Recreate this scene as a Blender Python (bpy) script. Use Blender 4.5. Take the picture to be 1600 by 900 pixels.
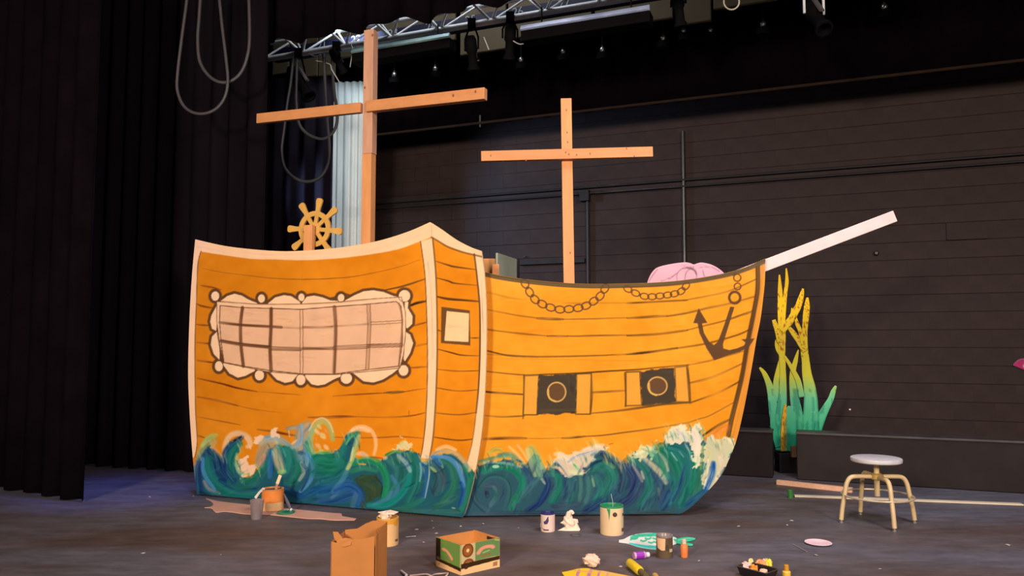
import bpy, math, random
import numpy as np
from mathutils import Vector, Matrix

random.seed(7)
S = bpy.context.scene
for o in list(bpy.data.objects):
    bpy.data.objects.remove(o, do_unlink=True)

# ------------------------------------------------------------------ camera
F, HZ, H = 1200.0, 534.0, 1.42          # focal length in pixels, horizon row, eye height
PITCH = math.atan((HZ - 450.0) / F)
cd = bpy.data.cameras.new('camera'); cam = bpy.data.objects.new('camera', cd)
S.collection.objects.link(cam); S.camera = cam
cd.sensor_width = 36.0; cd.lens = 36.0 * F / 1600.0; cd.clip_start = 0.05; cd.clip_end = 100
cam.location = (0, 0, H); cam.rotation_euler = (math.pi / 2 + PITCH, 0, 0)

# ------------------------------------------------------------------ world and lights
w = bpy.data.worlds.new('world'); S.world = w; w.use_nodes = True
w.node_tree.nodes['Background'].inputs[0].default_value = (0.62, 0.60, 0.75, 1)
w.node_tree.nodes['Background'].inputs[1].default_value = 0.004
S.view_settings.view_transform = 'Standard'; S.view_settings.look = 'None'
S.view_settings.gamma = 1.0; S.view_settings.exposure = 0.0
S.view_settings.use_curve_mapping = False

def area(name, loc, target, size, power, col, spread=180):
    l = bpy.data.lights.new(name, 'AREA'); l.energy = power; l.color = col; l.size = size
    l.spread = math.radians(spread)
    o = bpy.data.objects.new(name, l); S.collection.objects.link(o); o.location = loc
    o.rotation_euler = (Vector(target) - Vector(loc)).to_track_quat('-Z', 'Y').to_euler()
    return o
def spot(name, loc, target, angle, power, col, blend=0.6, radius=0.15):
    l = bpy.data.lights.new(name, 'SPOT'); l.energy = power; l.color = col
    l.spot_size = math.radians(angle); l.spot_blend = blend; l.shadow_soft_size = radius
    o = bpy.data.objects.new(name, l); S.collection.objects.link(o); o.location = loc
    o.rotation_euler = (Vector(target) - Vector(loc)).to_track_quat('-Z', 'Y').to_euler()
    return o
area('house_light_left', (-4.4, -4.2, 4.1), (-1.2, 6.5, 1.3), 1.4, 468, (1.0, 0.84, 0.66), 120)
area('fill_light_right', (4.2, -4.2, 4.2), (1.6, 6.4, 1.0), 1.8, 365, (1.0, 0.84, 0.72), 120)  # weaker fill added at front right, not a fixture of the hall
spot('fill_spot_wall_blue', (-3.7, 9.4, 3.6), (1.0, 10.7, 2.7), 56, 800, (0.42, 0.64, 1.0), 0.8, 0.2)  # blue spot added behind the left curtain to tint the block wall
area('fill_light_floor', (2.7, 4.3, 6.2), (2.6, 5.8, 0.0), 1.8, 150, (0.95, 0.88, 1.0), 140)  # overhead fill added to brighten floor, stool and coral on the right
spot('wing_light_blue', (-3.0, 6.6, 5.6), (-3.75, 7.55, 0.0), 26, 750, (0.16, 0.20, 1.0), 0.9, 0.2)
spot('wing_light_curtain', (-1.9, 9.2, 5.6), (-2.3, 10.6, 3.4), 75, 330, (0.70, 0.90, 1.0), 0.8, 0.2)
spot('fill_spot_truss', (-1.55, 8.25, 6.5), (-1.3, 9.3, 4.6), 150, 50, (0.88, 0.94, 1.0), 0.5, 0.2)  # fill spot added behind the border to brighten the left truss webs
spot('fill_spot_truss', (-0.3, 7.75, 6.9), (0.3, 8.9, 4.6), 150, 90, (0.88, 0.94, 1.0), 0.5, 0.2)  # second added fill spot, for the middle of the truss and panels

# ------------------------------------------------------------------ helpers
COL = S.collection
cp, sp_ = math.cos(PITCH), math.sin(PITCH)
def ray(x, y):
    a = (np.asarray(x, float) - 800.0) / F; b = -(np.asarray(y, float) - 450.0) / F
    return np.stack([a, cp - b * sp_, sp_ + b * cp], -1)
EYE = np.array([0.0, 0.0, H])
def on_floor(x, y, z=0.0):
    d = ray(x, y); t = (z - H) / d[..., 2]
    return EYE + d * t[..., None] if d.ndim > 1 else EYE + d * t
def on_plane(x, y, p0, n):
    d = ray(x, y); t = np.dot(np.asarray(p0) - EYE, n) / (d @ np.asarray(n))
    return EYE + d * t[..., None] if d.ndim > 1 else EYE + d * t
def at_y(x, y, Y):
    return on_plane(x, y, (0, Y, 0), (0, 1, 0))
def project(p):
    v = np.asarray(p, float) - EYE
    zc = v[1] * cp + v[2] * sp_; yc = -v[1] * sp_ + v[2] * cp
    return 800 + F * v[0] / zc, 450 - F * yc / zc

def lin(c):
    c = np.asarray(c, float) / 255.0
    return np.where(c <= 0.04045, c / 12.92, ((c + 0.055) / 1.055) ** 2.4)
GAIN = np.array([1.06, 1.03, 0.98])     # colour of the house light falling on the set
def alb(c, k=1.0):                       # paint colour under that light
    return tuple(np.clip(lin(c) / GAIN * k, 0.0, 0.9))

MATS = {}
def mat(name, col, rough=0.6, metal=0.0, var=0.12, scale=9.0, bump=0.0, stretch=(1, 1, 1), col2=None, spec=0.5, trans=0.0, alpha=1.0):
    if name in MATS: return MATS[name]
    m = bpy.data.materials.new(name); m.use_nodes = True; nt = m.node_tree; N = nt.nodes; L = nt.links
    b = N['Principled BSDF']; b.inputs['Roughness'].default_value = rough; b.inputs['Metallic'].default_value = metal
    b.inputs['Specular IOR Level'].default_value = spec
    if trans: b.inputs['Transmission Weight'].default_value = trans
    if alpha < 1: b.inputs['Alpha'].default_value = alpha
    tc = N.new('ShaderNodeTexCoord'); mp = N.new('ShaderNodeMapping'); L.new(tc.outputs['Object'], mp.inputs[0])
    mp.inputs['Scale'].default_value = stretch
    nz = N.new('ShaderNodeTexNoise'); nz.inputs['Scale'].default_value = scale; nz.inputs['Detail'].default_value = 5
    L.new(mp.outputs[0], nz.inputs['Vector'])
    rp = N.new('ShaderNodeValToRGB'); L.new(nz.outputs['Fac'], rp.inputs[0])
    c = np.array(col[:3]); c2 = np.array(col2[:3]) if col2 is not None else c * (1 + var)
    c1 = c * (1 - var) if col2 is None else c
    rp.color_ramp.elements[0].position = 0.32; rp.color_ramp.elements[0].color = (*c1, 1)
    rp.color_ramp.elements[1].position = 0.68; rp.color_ramp.elements[1].color = (*np.clip(c2, 0, 1), 1)
    L.new(rp.outputs[0], b.inputs['Base Color'])
    if bump:
        bp = N.new('ShaderNodeBump'); bp.inputs['Strength'].default_value = bump; bp.inputs['Distance'].default_value = 0.01
        L.new(nz.outputs['Fac'], bp.inputs['Height']); L.new(bp.outputs[0], b.inputs['Normal'])
    MATS[name] = m; return m
def paint_mat(name, rough=0.7, var=0.045, scale=7.0, spec=0.12):
    if name in MATS: return MATS[name]
    m = bpy.data.materials.new(name); m.use_nodes = True; nt = m.node_tree; N = nt.nodes; L = nt.links
    b = N['Principled BSDF']; b.inputs['Roughness'].default_value = rough; b.inputs['Specular IOR Level'].default_value = spec
    at = N.new('ShaderNodeAttribute'); at.attribute_name = 'paint'
    tc = N.new('ShaderNodeTexCoord'); nz = N.new('ShaderNodeTexNoise'); nz.inputs['Scale'].default_value = scale; nz.inputs['Detail'].default_value = 6
    L.new(tc.outputs['Object'], nz.inputs['Vector'])
    mr = N.new('ShaderNodeMapRange'); L.new(nz.outputs['Fac'], mr.inputs['Value'])
    mr.inputs['From Min'].default_value = 0.3; mr.inputs['From Max'].default_value = 0.7
    mr.inputs['To Min'].default_value = 1 - var; mr.inputs['To Max'].default_value = 1 + var
    vm = N.new('ShaderNodeVectorMath'); vm.operation = 'SCALE'
    L.new(at.outputs['Color'], vm.inputs[0]); L.new(mr.outputs[0], vm.inputs['Scale'])
    L.new(vm.outputs[0], b.inputs['Base Color'])
    MATS[name] = m; return m

def new_mesh(name, V, quads=None, faces=None, colors=None, m=None, smooth=False):
    me = bpy.data.meshes.new(name); V = np.asarray(V, np.float32)
    if quads is not None:
        q = np.asarray(quads, np.int32); me.vertices.add(len(V)); me.vertices.foreach_set('co', V.ravel())
        me.loops.add(q.size); me.loops.foreach_set('vertex_index', q.ravel())
        me.polygons.add(len(q)); me.polygons.foreach_set('loop_start', np.arange(0, q.size, 4, dtype=np.int32))
        me.update(calc_edges=True); me.validate()
    else:
        me.from_pydata([tuple(v) for v in V], [], faces)
    if colors is not None:
        ca = me.color_attributes.new('paint', 'FLOAT_COLOR', 'POINT')
        c4 = np.ones((len(V), 4), np.float32); c4[:, :3] = colors; ca.data.foreach_set('color', c4.ravel())
    if m: me.materials.append(m)
    if smooth: me.shade_smooth()
    return me
def root_of(o):
    while o is not None and o.parent: o = o.parent
    return o
def origin(o):
    v = Vector((0, 0, 0))
    while o is not None: v += o.location; o = o.parent
    return np.array(v)
def link(name, me, parent=None):
    o = bpy.data.objects.new(name, me); COL.objects.link(o)
    if parent is not None: o.parent = parent
    return o
def thing(name, label, cat, loc, group=None):
    o = bpy.data.objects.new(name, None); COL.objects.link(o); o.location = tuple(loc); o.empty_display_size = 0.1
    return tag(o, label, cat, group)
def tag(o, label, cat=None, group=None):
    o['label'] = label
    if cat: o['category'] = cat
    if group: o['group'] = group
    return o
def structure(o, label=None):
    o['kind'] = 'structure'
    if label: o['label'] = label
    return o

class MB:                                # collects geometry in world space, then links it as one mesh object
    def __init__(s): s.v = []; s.f = []
    def add(s, V, Fc):
        b = len(s.v); s.v += [tuple(map(float, p)) for p in V]; s.f += [tuple(b + i for i in f) for f in Fc]; return s
    def box(s, c, size, ax=None):
        ax = np.eye(3) if ax is None else np.asarray(ax, float); c = np.asarray(c, float); h = np.asarray(size, float) / 2
        V = [c + ax[0] * i * h[0] + ax[1] * j * h[1] + ax[2] * k * h[2] for i in (-1, 1) for j in (-1, 1) for k in (-1, 1)]
        return s.add(V, [(0, 1, 3, 2), (4, 6, 7, 5), (0, 4, 5, 1), (2, 3, 7, 6), (0, 2, 6, 4), (1, 5, 7, 3)])
    def beam(s, p0, p1, wd, dp, side):   # wd measured perpendicular to side, dp along side
        p0 = np.asarray(p0, float); p1 = np.asarray(p1, float); d = p1 - p0; L = np.linalg.norm(d); d /= L
        n = np.asarray(side, float); n = n - d * (n @ d); n /= np.linalg.norm(n); u = np.cross(n, d)
        return s.box((p0 + p1) / 2, (L, wd, dp), (d, u, n))
    def tube(s, pts, r, seg=8, cap=True):
        P = [np.asarray(p, float) for p in pts]; n = len(P); r = [r] * n if np.isscalar(r) else r
        T = [P[min(i + 1, n - 1)] - P[max(i - 1, 0)] for i in range(n)]; T = [t / (np.linalg.norm(t) + 1e-9) for t in T]
        a = np.array([0, 0, 1.0]) if abs(T[0][2]) < 0.9 else np.array([1.0, 0, 0])
        u = np.cross(T[0], a); u /= np.linalg.norm(u); V = []; Fc = []
        for i in range(n):
            u = u - T[i] * (u @ T[i]); u /= np.linalg.norm(u); vv = np.cross(T[i], u)
            for k in range(seg):
                an = 2 * math.pi * k / seg; V.append(P[i] + r[i] * (u * math.cos(an) + vv * math.sin(an)))
        for i in range(n - 1):
            for k in range(seg):
                k2 = (k + 1) % seg; Fc.append((i * seg + k, i * seg + k2, (i + 1) * seg + k2, (i + 1) * seg + k))
        if cap: Fc += [tuple(range(seg))[::-1], tuple((n - 1) * seg + k for k in range(seg))]
        return s.add(V, Fc)
    def lathe(s, prof, c=(0, 0, 0), seg=28, ax=None, closed=False):
        ax = np.eye(3) if ax is None else np.asarray(ax, float); c = np.asarray(c, float); V = []; Fc = []; n = len(prof)
        for (r, z) in prof:
            for k in range(seg):
                an = 2 * math.pi * k / seg; V.append(c + ax[0] * r * math.cos(an) + ax[1] * r * math.sin(an) + ax[2] * z)
        for i in range(n - 1 + (1 if closed else 0)):
            j = (i + 1) % n
            for k in range(seg):
                k2 = (k + 1) % seg; Fc.append((i * seg + k, i * seg + k2, j * seg + k2, j * seg + k))
        if not closed:
            Fc += [tuple(range(seg))[::-1], tuple((n - 1) * seg + k for k in range(seg))]
        return s.add(V, Fc)
    def prism(s, poly, n):               # polygon extruded by vector n
        n = np.asarray(n, float); P = [np.asarray(p, float) for p in poly]; k = len(P)
        return s.add(P + [p + n for p in P], [tuple(range(k)), tuple(range(2 * k - 1, k - 1, -1))] +
                     [(i, i + k, (i + 1) % k + k, (i + 1) % k) for i in range(k)])
    def build(s, name, m, parent=None, smooth=False, bevel=0.0):
        o3 = origin(parent) if parent is not None else np.zeros(3)
        if parent is None:
            A = np.array(s.v); o3 = np.array([A[:, 0].mean(), A[:, 1].mean(), A[:, 2].min()])
        me = new_mesh(name, np.array(s.v) - o3, faces=s.f, m=m, smooth=False)
        o = link(name, me, parent)
        if parent is None: o.location = o3
        if smooth:
            me.shade_smooth()
            try: me.set_sharp_from_angle(angle=math.radians(40))
            except Exception: pass
        if bevel:
            md = o.modifiers.new('bevel', 'BEVEL'); md.width = bevel; md.segments = 2; md.limit_method = 'ANGLE'
        return o

def cat(pts, n=8, closed=False):         # Catmull-Rom through the points
    P = np.asarray(pts, float); k = len(P)
    if k < 3 and not closed: 
        t = np.linspace(0, 1, n + 1)[:, None]; return P[0] * (1 - t) + P[1] * t
    out = []
    rng = range(k if closed else k - 1)
    for i in rng:
        if closed: p0, p1, p2, p3 = P[(i - 1) % k], P[i], P[(i + 1) % k], P[(i + 2) % k]
        else: p0, p1, p2, p3 = P[max(i - 1, 0)], P[i], P[i + 1], P[min(i + 2, k - 1)]
        for j in range(n):
            t = j / n; out.append(0.5 * (2 * p1 + (p2 - p0) * t + (2 * p0 - 5 * p1 + 4 * p2 - p3) * t * t + (3 * p1 - p0 - 3 * p2 + p3) * t ** 3))
    if not closed: out.append(P[-1])
    return np.array(out)
def resample(pts, n, smooth=True):
    c = cat(pts, 12) if smooth and len(pts) > 2 else np.asarray(pts, float)
    d = np.r_[0, np.cumsum(np.linalg.norm(np.diff(c, axis=0), axis=1))]; t = np.linspace(0, d[-1], n)
    return np.stack([np.interp(t, d, c[:, 0]), np.interp(t, d, c[:, 1])], 1)
def inside(P, poly):
    poly = np.asarray(poly, float); x, y = P[:, 0], P[:, 1]; r = np.zeros(len(P), bool); j = len(poly) - 1
    for i in range(len(poly)):
        xi, yi = poly[i]; xj, yj = poly[j]
        if yi != yj:
            c = ((yi > y) != (yj > y)) & (x < (xj - xi) * (y - yi) / (yj - yi) + xi); r ^= c
        j = i
    return r
_rg = np.random.RandomState(3); _T = _rg.rand(256, 256)
def vnoise(x, y):
    xi = np.floor(x).astype(int); yi = np.floor(y).astype(int); fx = x - xi; fy = y - yi
    fx = fx * fx * (3 - 2 * fx); fy = fy * fy * (3 - 2 * fy)
    g = lambda a, b: _T[a & 255, b & 255]
    return (g(xi, yi) * (1 - fx) + g(xi + 1, yi) * fx) * (1 - fy) + (g(xi, yi + 1) * (1 - fx) + g(xi + 1, yi + 1) * fx) * fy

class Canvas:                            # brush paint laid on a panel; coordinates run over the face of the panel
    def __init__(s, P, base): s.P = P; s.C = np.tile(np.asarray(base, float), (len(P), 1)); s.k = 0
    def sel(s, lo, hi): return np.where((s.P[:, 0] > lo[0]) & (s.P[:, 0] < hi[0]) & (s.P[:, 1] > lo[1]) & (s.P[:, 1] < hi[1]))[0]
    def stroke(s, pts, wd, col, op=0.95, soft=0.4, br=0.0, taper=0.0, closed=False, straight=False):
        s.k += 1
        c = np.asarray(pts, float) if straight else cat(pts, 7, closed)
        if closed: c = np.vstack([c, c[:1]])
        idx = s.sel(c.min(0) - wd, c.max(0) + wd)
        if not len(idx): return
        q = s.P[idx]; best = np.full(len(q), 1e9); sg = np.zeros(len(q)); tt = np.zeros(len(q)); n = len(c) - 1
        for i in range(n):
            a, b = c[i], c[i + 1]; d = b - a; L2 = d @ d
            if L2 < 1e-9: continue
            t = np.clip(((q - a) @ d) / L2, 0, 1); e = q - a - t[:, None] * d; D = np.hypot(e[:, 0], e[:, 1])
            u = D < best; best[u] = D[u]; tt[u] = (i + t[u]) / n; sg[u] = np.sign(d[0] * e[u, 1] - d[1] * e[u, 0]) * D[u]
        hw = wd / 2 * (1 - taper * np.abs(2 * tt - 1) ** 2)
        m = np.clip((hw - best) / (soft * wd / 2 + 0.35) + 0.3, 0, 1) * op
        cc = np.tile(np.asarray(col, float), (len(q), 1))
        if br:
            z = vnoise(sg * 0.75 + 31.7 * s.k, tt * 3.0 + s.k * 5.1); z2 = vnoise(sg * 0.3 + 11.3 * s.k, tt * 2.0 + 9.0)
            m = m * np.clip(1.25 - br * (0.75 * z + 0.5 * z2) * 1.35, 0, 1); cc = cc + ((z - 0.5) * 60 * br + (z2 - 0.5) * 70 * br)[:, None]
        s.C[idx] = s.C[idx] * (1 - m[:, None]) + cc * m[:, None]
    def fill(s, poly, col, op=1.0, smooth=False, rag=0.0):
        s.k += 1
        p = cat(poly, 6, True) if smooth else np.asarray(poly, float)
        idx = s.sel(p.min(0) - 6 - rag, p.max(0) + 6 + rag); q = s.P[idx].copy()
        if rag:
            dx = (vnoise(q[:, 0] * 0.16 + s.k * 7.3, q[:, 1] * 0.16) - 0.5) * rag * 2.2 + (vnoise(q[:, 0] * 0.42, q[:, 1] * 0.42 + s.k) - 0.5) * rag * 0.8
            dy = (vnoise(q[:, 0] * 0.16, q[:, 1] * 0.16 + 40 + s.k * 3.1) - 0.5) * rag * 2.2 + (vnoise(q[:, 0] * 0.42 + 90, q[:, 1] * 0.42) - 0.5) * rag * 0.8
            q[:, 0] += dx; q[:, 1] += dy
        sub = ((-.35, -.12), (.12, -.35), (.35, .12), (-.12, .35)); cov = sum(inside(q + np.array(o_) * (1.6 if rag else 1.0), p).astype(float) for o_ in sub)[:, None] / 4 * op
        s.C[idx] = s.C[idx] * (1 - cov) + np.asarray(col, float) * cov
    def ring(s, cx, cy, rx, ry, wd, col, rot=0.0, op=0.95):
        a = np.linspace(0, 2 * math.pi, 25)[:-1]; x = rx * np.cos(a); y = ry * np.sin(a)
        s.stroke(np.stack([cx + x * math.cos(rot) - y * math.sin(rot), cy + x * math.sin(rot) + y * math.cos(rot)], 1), wd, col, op, 0.4, closed=True, straight=True)
    def disc(s, cx, cy, rx, ry, col, op=1.0):
        a = np.linspace(0, 2 * math.pi, 25)[:-1]; s.fill(np.stack([cx + rx * np.cos(a), cy + ry * np.sin(a)], 1), col, op)
    def tone(s, amp, sc): s.C += ((vnoise(s.P[:, 0] * sc, s.P[:, 1] * sc) - 0.5) * amp)[:, None]
    def albedo(s): return np.clip(lin(np.clip(s.C, 2, 255)) / GAIN, 0.002, 0.88)

def coons(top, right, bottom, left, nu, nv):   # curves: top/bottom run left to right, left/right run top to bottom
    T = resample(top, nu); B = resample(bottom, nu); Lc = resample(left, nv); R = resample(right, nv)
    u = np.linspace(0, 1, nu)[None, :, None]; v = np.linspace(0, 1, nv)[:, None, None]
    P = (1 - v) * T[None] + v * B[None] + (1 - u) * Lc[:, None] + u * R[:, None] - \
        ((1 - u) * (1 - v) * T[0] + u * (1 - v) * T[-1] + (1 - u) * v * B[0] + u * v * B[-1])
    return P
def grid_quads(nu, nv):
    i = np.arange(nv - 1)[:, None] * nu + np.arange(nu - 1)[None, :]
    return np.stack([i, i + nu, i + nu + 1, i + 1], -1).reshape(-1, 4)
def split_skin(V, Q, C, ids, names, m, parent):
    o3 = origin(parent); out = {}
    for k, nm in names.items():
        q = Q[ids == k]
        if not len(q): continue
        un, inv = np.unique(q.ravel(), return_inverse=True)
        me = new_mesh(nm, V[un] - o3, quads=inv.reshape(-1, 4), colors=C[un], m=m); out[k] = link(nm, me, parent)
    return out

# ------------------------------------------------------------------ stage: floor, walls, ceiling
WDIR = np.array([-0.9285, 0.3714, 0.0]); WN = np.array([-0.3714, -0.9285, 0.0])    # along / out of the back wall
W0 = at_y(1423, 543, 8.89); W0z = W0[2]; W0 = np.array([W0[0], W0[1], 0.0])
def wall_pt(t, z, off=0.0): return W0 + WDIR * t + WN * off + np.array([0, 0, z])
def on_wall(x, y, off=0.0): return on_plane(x, y, W0 + WN * off, WN)
WAX = (WDIR, np.array([0, 0, 1.0]), WN)

def floor_mat():
    m = bpy.data.materials.new('black_stage_floor'); m.use_nodes = True; nt = m.node_tree; N = nt.nodes; L = nt.links
    b = N['Principled BSDF']; tc = N.new('ShaderNodeTexCoord')
    def noise(sc, st, det=5, rough=0.6):
        mp = N.new('ShaderNodeMapping'); mp.inputs['Scale'].default_value = st; L.new(tc.outputs['Object'], mp.inputs[0])
        n = N.new('ShaderNodeTexNoise'); n.inputs['Scale'].default_value = sc; n.inputs['Detail'].default_value = det; n.inputs['Roughness'].default_value = rough
        L.new(mp.outputs[0], n.inputs['Vector']); return n
    def ramp(n, p0, c0, p1, c1):
        r = N.new('ShaderNodeValToRGB'); L.new(n.outputs['Fac'], r.inputs[0]); e = r.color_ramp.elements
        e[0].position = p0; e[0].color = (*c0, 1); e[1].position = p1; e[1].color = (*c1, 1); return r
    big = ramp(noise(0.8, (0.45, 1.5, 1), 3), 0.40, (0.088, 0.066, 0.062), 0.60, (0.116, 0.114, 0.142))
    fine = ramp(noise(5, (0.7, 2.2, 1), 8, 0.7), 0.35, (0.72, 0.72, 0.72), 0.72, (1.35, 1.33, 1.33))
    scuff = ramp(noise(9, (0.5, 3.0, 1), 9, 0.75), 0.66, (0, 0, 0), 0.82, (0.55, 0.55, 0.55))
    mx = N.new('ShaderNodeMix'); mx.data_type = 'RGBA'; mx.blend_type = 'MULTIPLY'; mx.inputs[0].default_value = 1
    L.new(big.outputs[0], mx.inputs[6]); L.new(fine.outputs[0], mx.inputs[7])
    m2 = N.new('ShaderNodeMix'); m2.data_type = 'RGBA'; L.new(scuff.outputs[0], m2.inputs[0]); L.new(mx.outputs[2], m2.inputs[6]); m2.inputs[7].default_value = (0.21, 0.21, 0.23, 1)
    L.new(m2.outputs[2], b.inputs['Base Color'])
    rr = ramp(noise(3, (1, 1.5, 1), 4), 0.3, (0.48, 0.48, 0.48), 0.7, (0.7, 0.7, 0.7)); L.new(rr.outputs[0], b.inputs['Roughness'])
    b.inputs['Specular IOR Level'].default_value = 0.25
    return m
fl = MB().box((0.5, 4.5, -0.05), (19, 21, 0.1)).build('floor', floor_mat()); structure(fl, 'black painted stage floor scuffed and flecked with paint')
blk = mat('black_drape', (0.0085, 0.0060, 0.0090), 0.95, var=0.25, scale=6, spec=0.05)
blk2 = mat('black_paint_matt', (0.017, 0.0145, 0.0155), 0.75, var=0.2, scale=7, spec=0.3)
structure(MB().box((0.5, 4.5, 8.05), (19, 21, 0.1)).build('ceiling', blk), 'black ceiling above the stage')
wb = structure(MB().box(wall_pt(2.5, 4.0, -0.06), (15, 8, 0.10), WAX).build('wall_back', mat('mortar_black', (0.020, 0.0135, 0.013), 0.85, var=0.2)), 'black painted concrete block wall at the back of the stage')
structure(MB().box((-6.0, 8.0, 4.0), (0.1, 14, 8)).build('wall_left', blk2), 'black side wall of the stage')
structure(MB().box((8.5, 5.0, 4.0), (0.1, 14, 8)).build('wall_right', blk2), 'black side wall of the stage')

# concrete blocks of the back wall, one object each
BH, BL = 0.2037, 0.407
block_mats = [mat('black_block_paint_%d' % i, c, 0.62, var=0.10, scale=5, bump=0.15, spec=0.12) for i, c in
              enumerate([(0.0315, 0.0202, 0.0192), (0.0305, 0.0196, 0.0186), (0.0328, 0.0209, 0.0198)])]
bmesh_shared = []
for m in block_mats:
    q = MB(); e = 0.003; hx, hy = BL / 2 - 0.0002, BH / 2 - 0.0022
    fr = [(-hx + e, -hy + e, 0.0), (hx - e, -hy + e, 0.0), (hx - e, hy - e, 0.0), (-hx + e, hy - e, 0.0)]
    md_ = [(-hx, -hy, -e), (hx, -hy, -e), (hx, hy, -e), (-hx, hy, -e)]; fr = [(-hx, -hy + e, 0.0), (hx, -hy + e, 0.0), (hx, hy - e, 0.0), (-hx, hy - e, 0.0)]; bk = [(a, b, -0.03) for a, b, _ in md_]
    fs = [(0, 1, 2, 3)]
    for i in range(4):
        j = (i + 1) % 4; fs += [(4 + i, 4 + j, j, i), (8 + i, 8 + j, 4 + j, 4 + i)]
    me = new_mesh('concrete_block', fr + md_ + bk, faces=fs, m=m); bmesh_shared.append(me)
RW = Matrix(((-WDIR[0], 0, WN[0]), (-WDIR[1], 0, WN[1]), (0, 1, 0))).to_euler()
hullpoly = [(757, 425), (900, 444), (1100, 433), (1195, 404), (1160, 650), (1100, 775), (740, 812), (310, 775), (296, 560), (305, 374), (450, 392), (600, 374), (672, 347), (752, 392)]
cand = []
for r in range(0, 24):
    z = W0z % BH + (r - 0.5) * BH
    if z < 0.1 or z > 4.75: continue
    for k in range(-9, 24):
        t = (k + (0.5 if r % 2 else 0.0)) * BL
        c = wall_pt(t, z); px, py = project(c)
        if px < 540 or px > 1680: continue
        hid = inside(np.array([[px - 16, py], [px + 16, py], [px, py]]), hullpoly).all()
        cand.append((hid, c[1], t, z, px, py))
vis = sorted([c for c in cand if not c[0]], key=lambda c: c[1])
rest = MB(); wo = origin(wb)
for i, (hid, _, t, z, px, py) in enumerate(vis[:300]):
    o = link('concrete_block', bmesh_shared[random.randrange(3)], wb)
    off = random.uniform(0.0, 0.0016)
    if 1450 < px < 1520 and 360 < py < 378: off = 0.02
    o.location = wall_pt(t, z, off) - wo; o.rotation_euler = RW
for (hid, _, t, z, px, py) in vis[300:] + [c for c in cand if c[0]]:
    rest.box(wall_pt(t, z, -0.014 + random.uniform(0, 0.003)), (BL - 0.003, BH - 0.006, 0.028), WAX)
if rest.v:
    ro = rest.build('concrete_blocks', block_mats[0], wb); ro['kind'] = 'stuff'

# conduits, boxes and bolts on the wall: parts of the wall
cond = mat('black_conduit', (0.020, 0.018, 0.020), 0.35, var=0.1, spec=0.6)
pA = on_wall(585, 318); pB = on_wall(1600, 243); zc = (pA[2] + pB[2]) / 2
def along(x, z, off):
    p = on_wall(x, 400, off); return np.array([p[0], p[1], z])
for dz, r in ((0.0, 0.016), (-0.085, 0.014)):
    MB().tube([along(560, zc + dz, 0.05), along(1720, zc + dz, 0.05)], r, 8).build('conduit', cond, wb, True)
for x, y0, y1 in ((1067, 205, 640), (918, 305, 640)):
    a = on_wall(x, y0, 0.035); b = on_wall(x, y1, 0.035); MB().tube([a, (a[0], a[1], b[2])], 0.024, 8).build('conduit', cond, wb, True)
MB().box(on_wall(914, 306, 0.06), (0.13, 0.15, 0.10), WAX).build('junction_box', blk2, wb, bevel=0.006)
MB().box(on_wall(862, 409, 0.03), (0.95, 0.06, 0.06), WAX).build('ledger_board', blk2, wb, bevel=0.004)
MB().lathe([(0.0, 0), (0.028, 0), (0.028, 0.03), (0.016, 0.05), (0.0, 0.05)], on_wall(1369, 396, 0.0), 14, (WDIR, (0, 0, 1), WN)).build('wall_bolt', cond, wb, True)
MB().lathe([(0.0, 0), (0.010, 0), (0.010, 0.01), (0.0, 0.012)], on_wall(1328, 640, 0.003), 10, (WDIR, (0, 0, 1), WN)).build('wall_screw', mat('bright_screw', (0.6, 0.58, 0.55), 0.4, 0.4), wb, True)
MB().lathe([(0.0, 0), (0.012, 0), (0.012, 0.03), (0.0, 0.035)], on_wall(821, 401, 0.003), 10, (WDIR, (0, 0, 1), WN)).build('wall_screw', cond, wb, True)

# low black walls in front of the back wall
G0 = on_floor(1246, 750); G1 = on_floor(1600, 772); gd = (G1 - G0) / np.linalg.norm(G1 - G0); gn = np.array([gd[1], -gd[0], 0.0])
def low_wall(name, s0, s1, label):
    a = G0 + gd * s0; b = G0 + gd * s1; c = (a + b) / 2 - gn * 0.13 + np.array([0, 0, 0.235])
    root = thing(name, label, 'platform', ((a + b) / 2 - gn * 0.13)[:3])
    MB().box(c, (s1 - s0, 0.24, 0.46), (gd, gn, np.array([0, 0, 1.0]))).build('front_board', mat('black_platform', (0.021, 0.0155, 0.0155), 0.6, var=0.15, scale=4, spec=0.15), root, bevel=0.006)
    MB().box(c + np.array([0, 0, 0.2425]), (s1 - s0 + 0.01, 0.27, 0.022), (gd, gn, np.array([0, 0, 1.0]))).build('top_board', mat('black_top_lit_tone', (0.040, 0.034, 0.034), 0.5, var=0.3, scale=6), root, bevel=0.004)  # top board given a lighter black to stand in for light catching it
    return root
low_wall('stage_platform', 0.0, 4.2, 'long low black platform behind the stool, running off the right edge')
low_wall('stage_platform', -1.75, -0.24, 'short low black platform between the bow of the ship and the coral')

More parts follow.
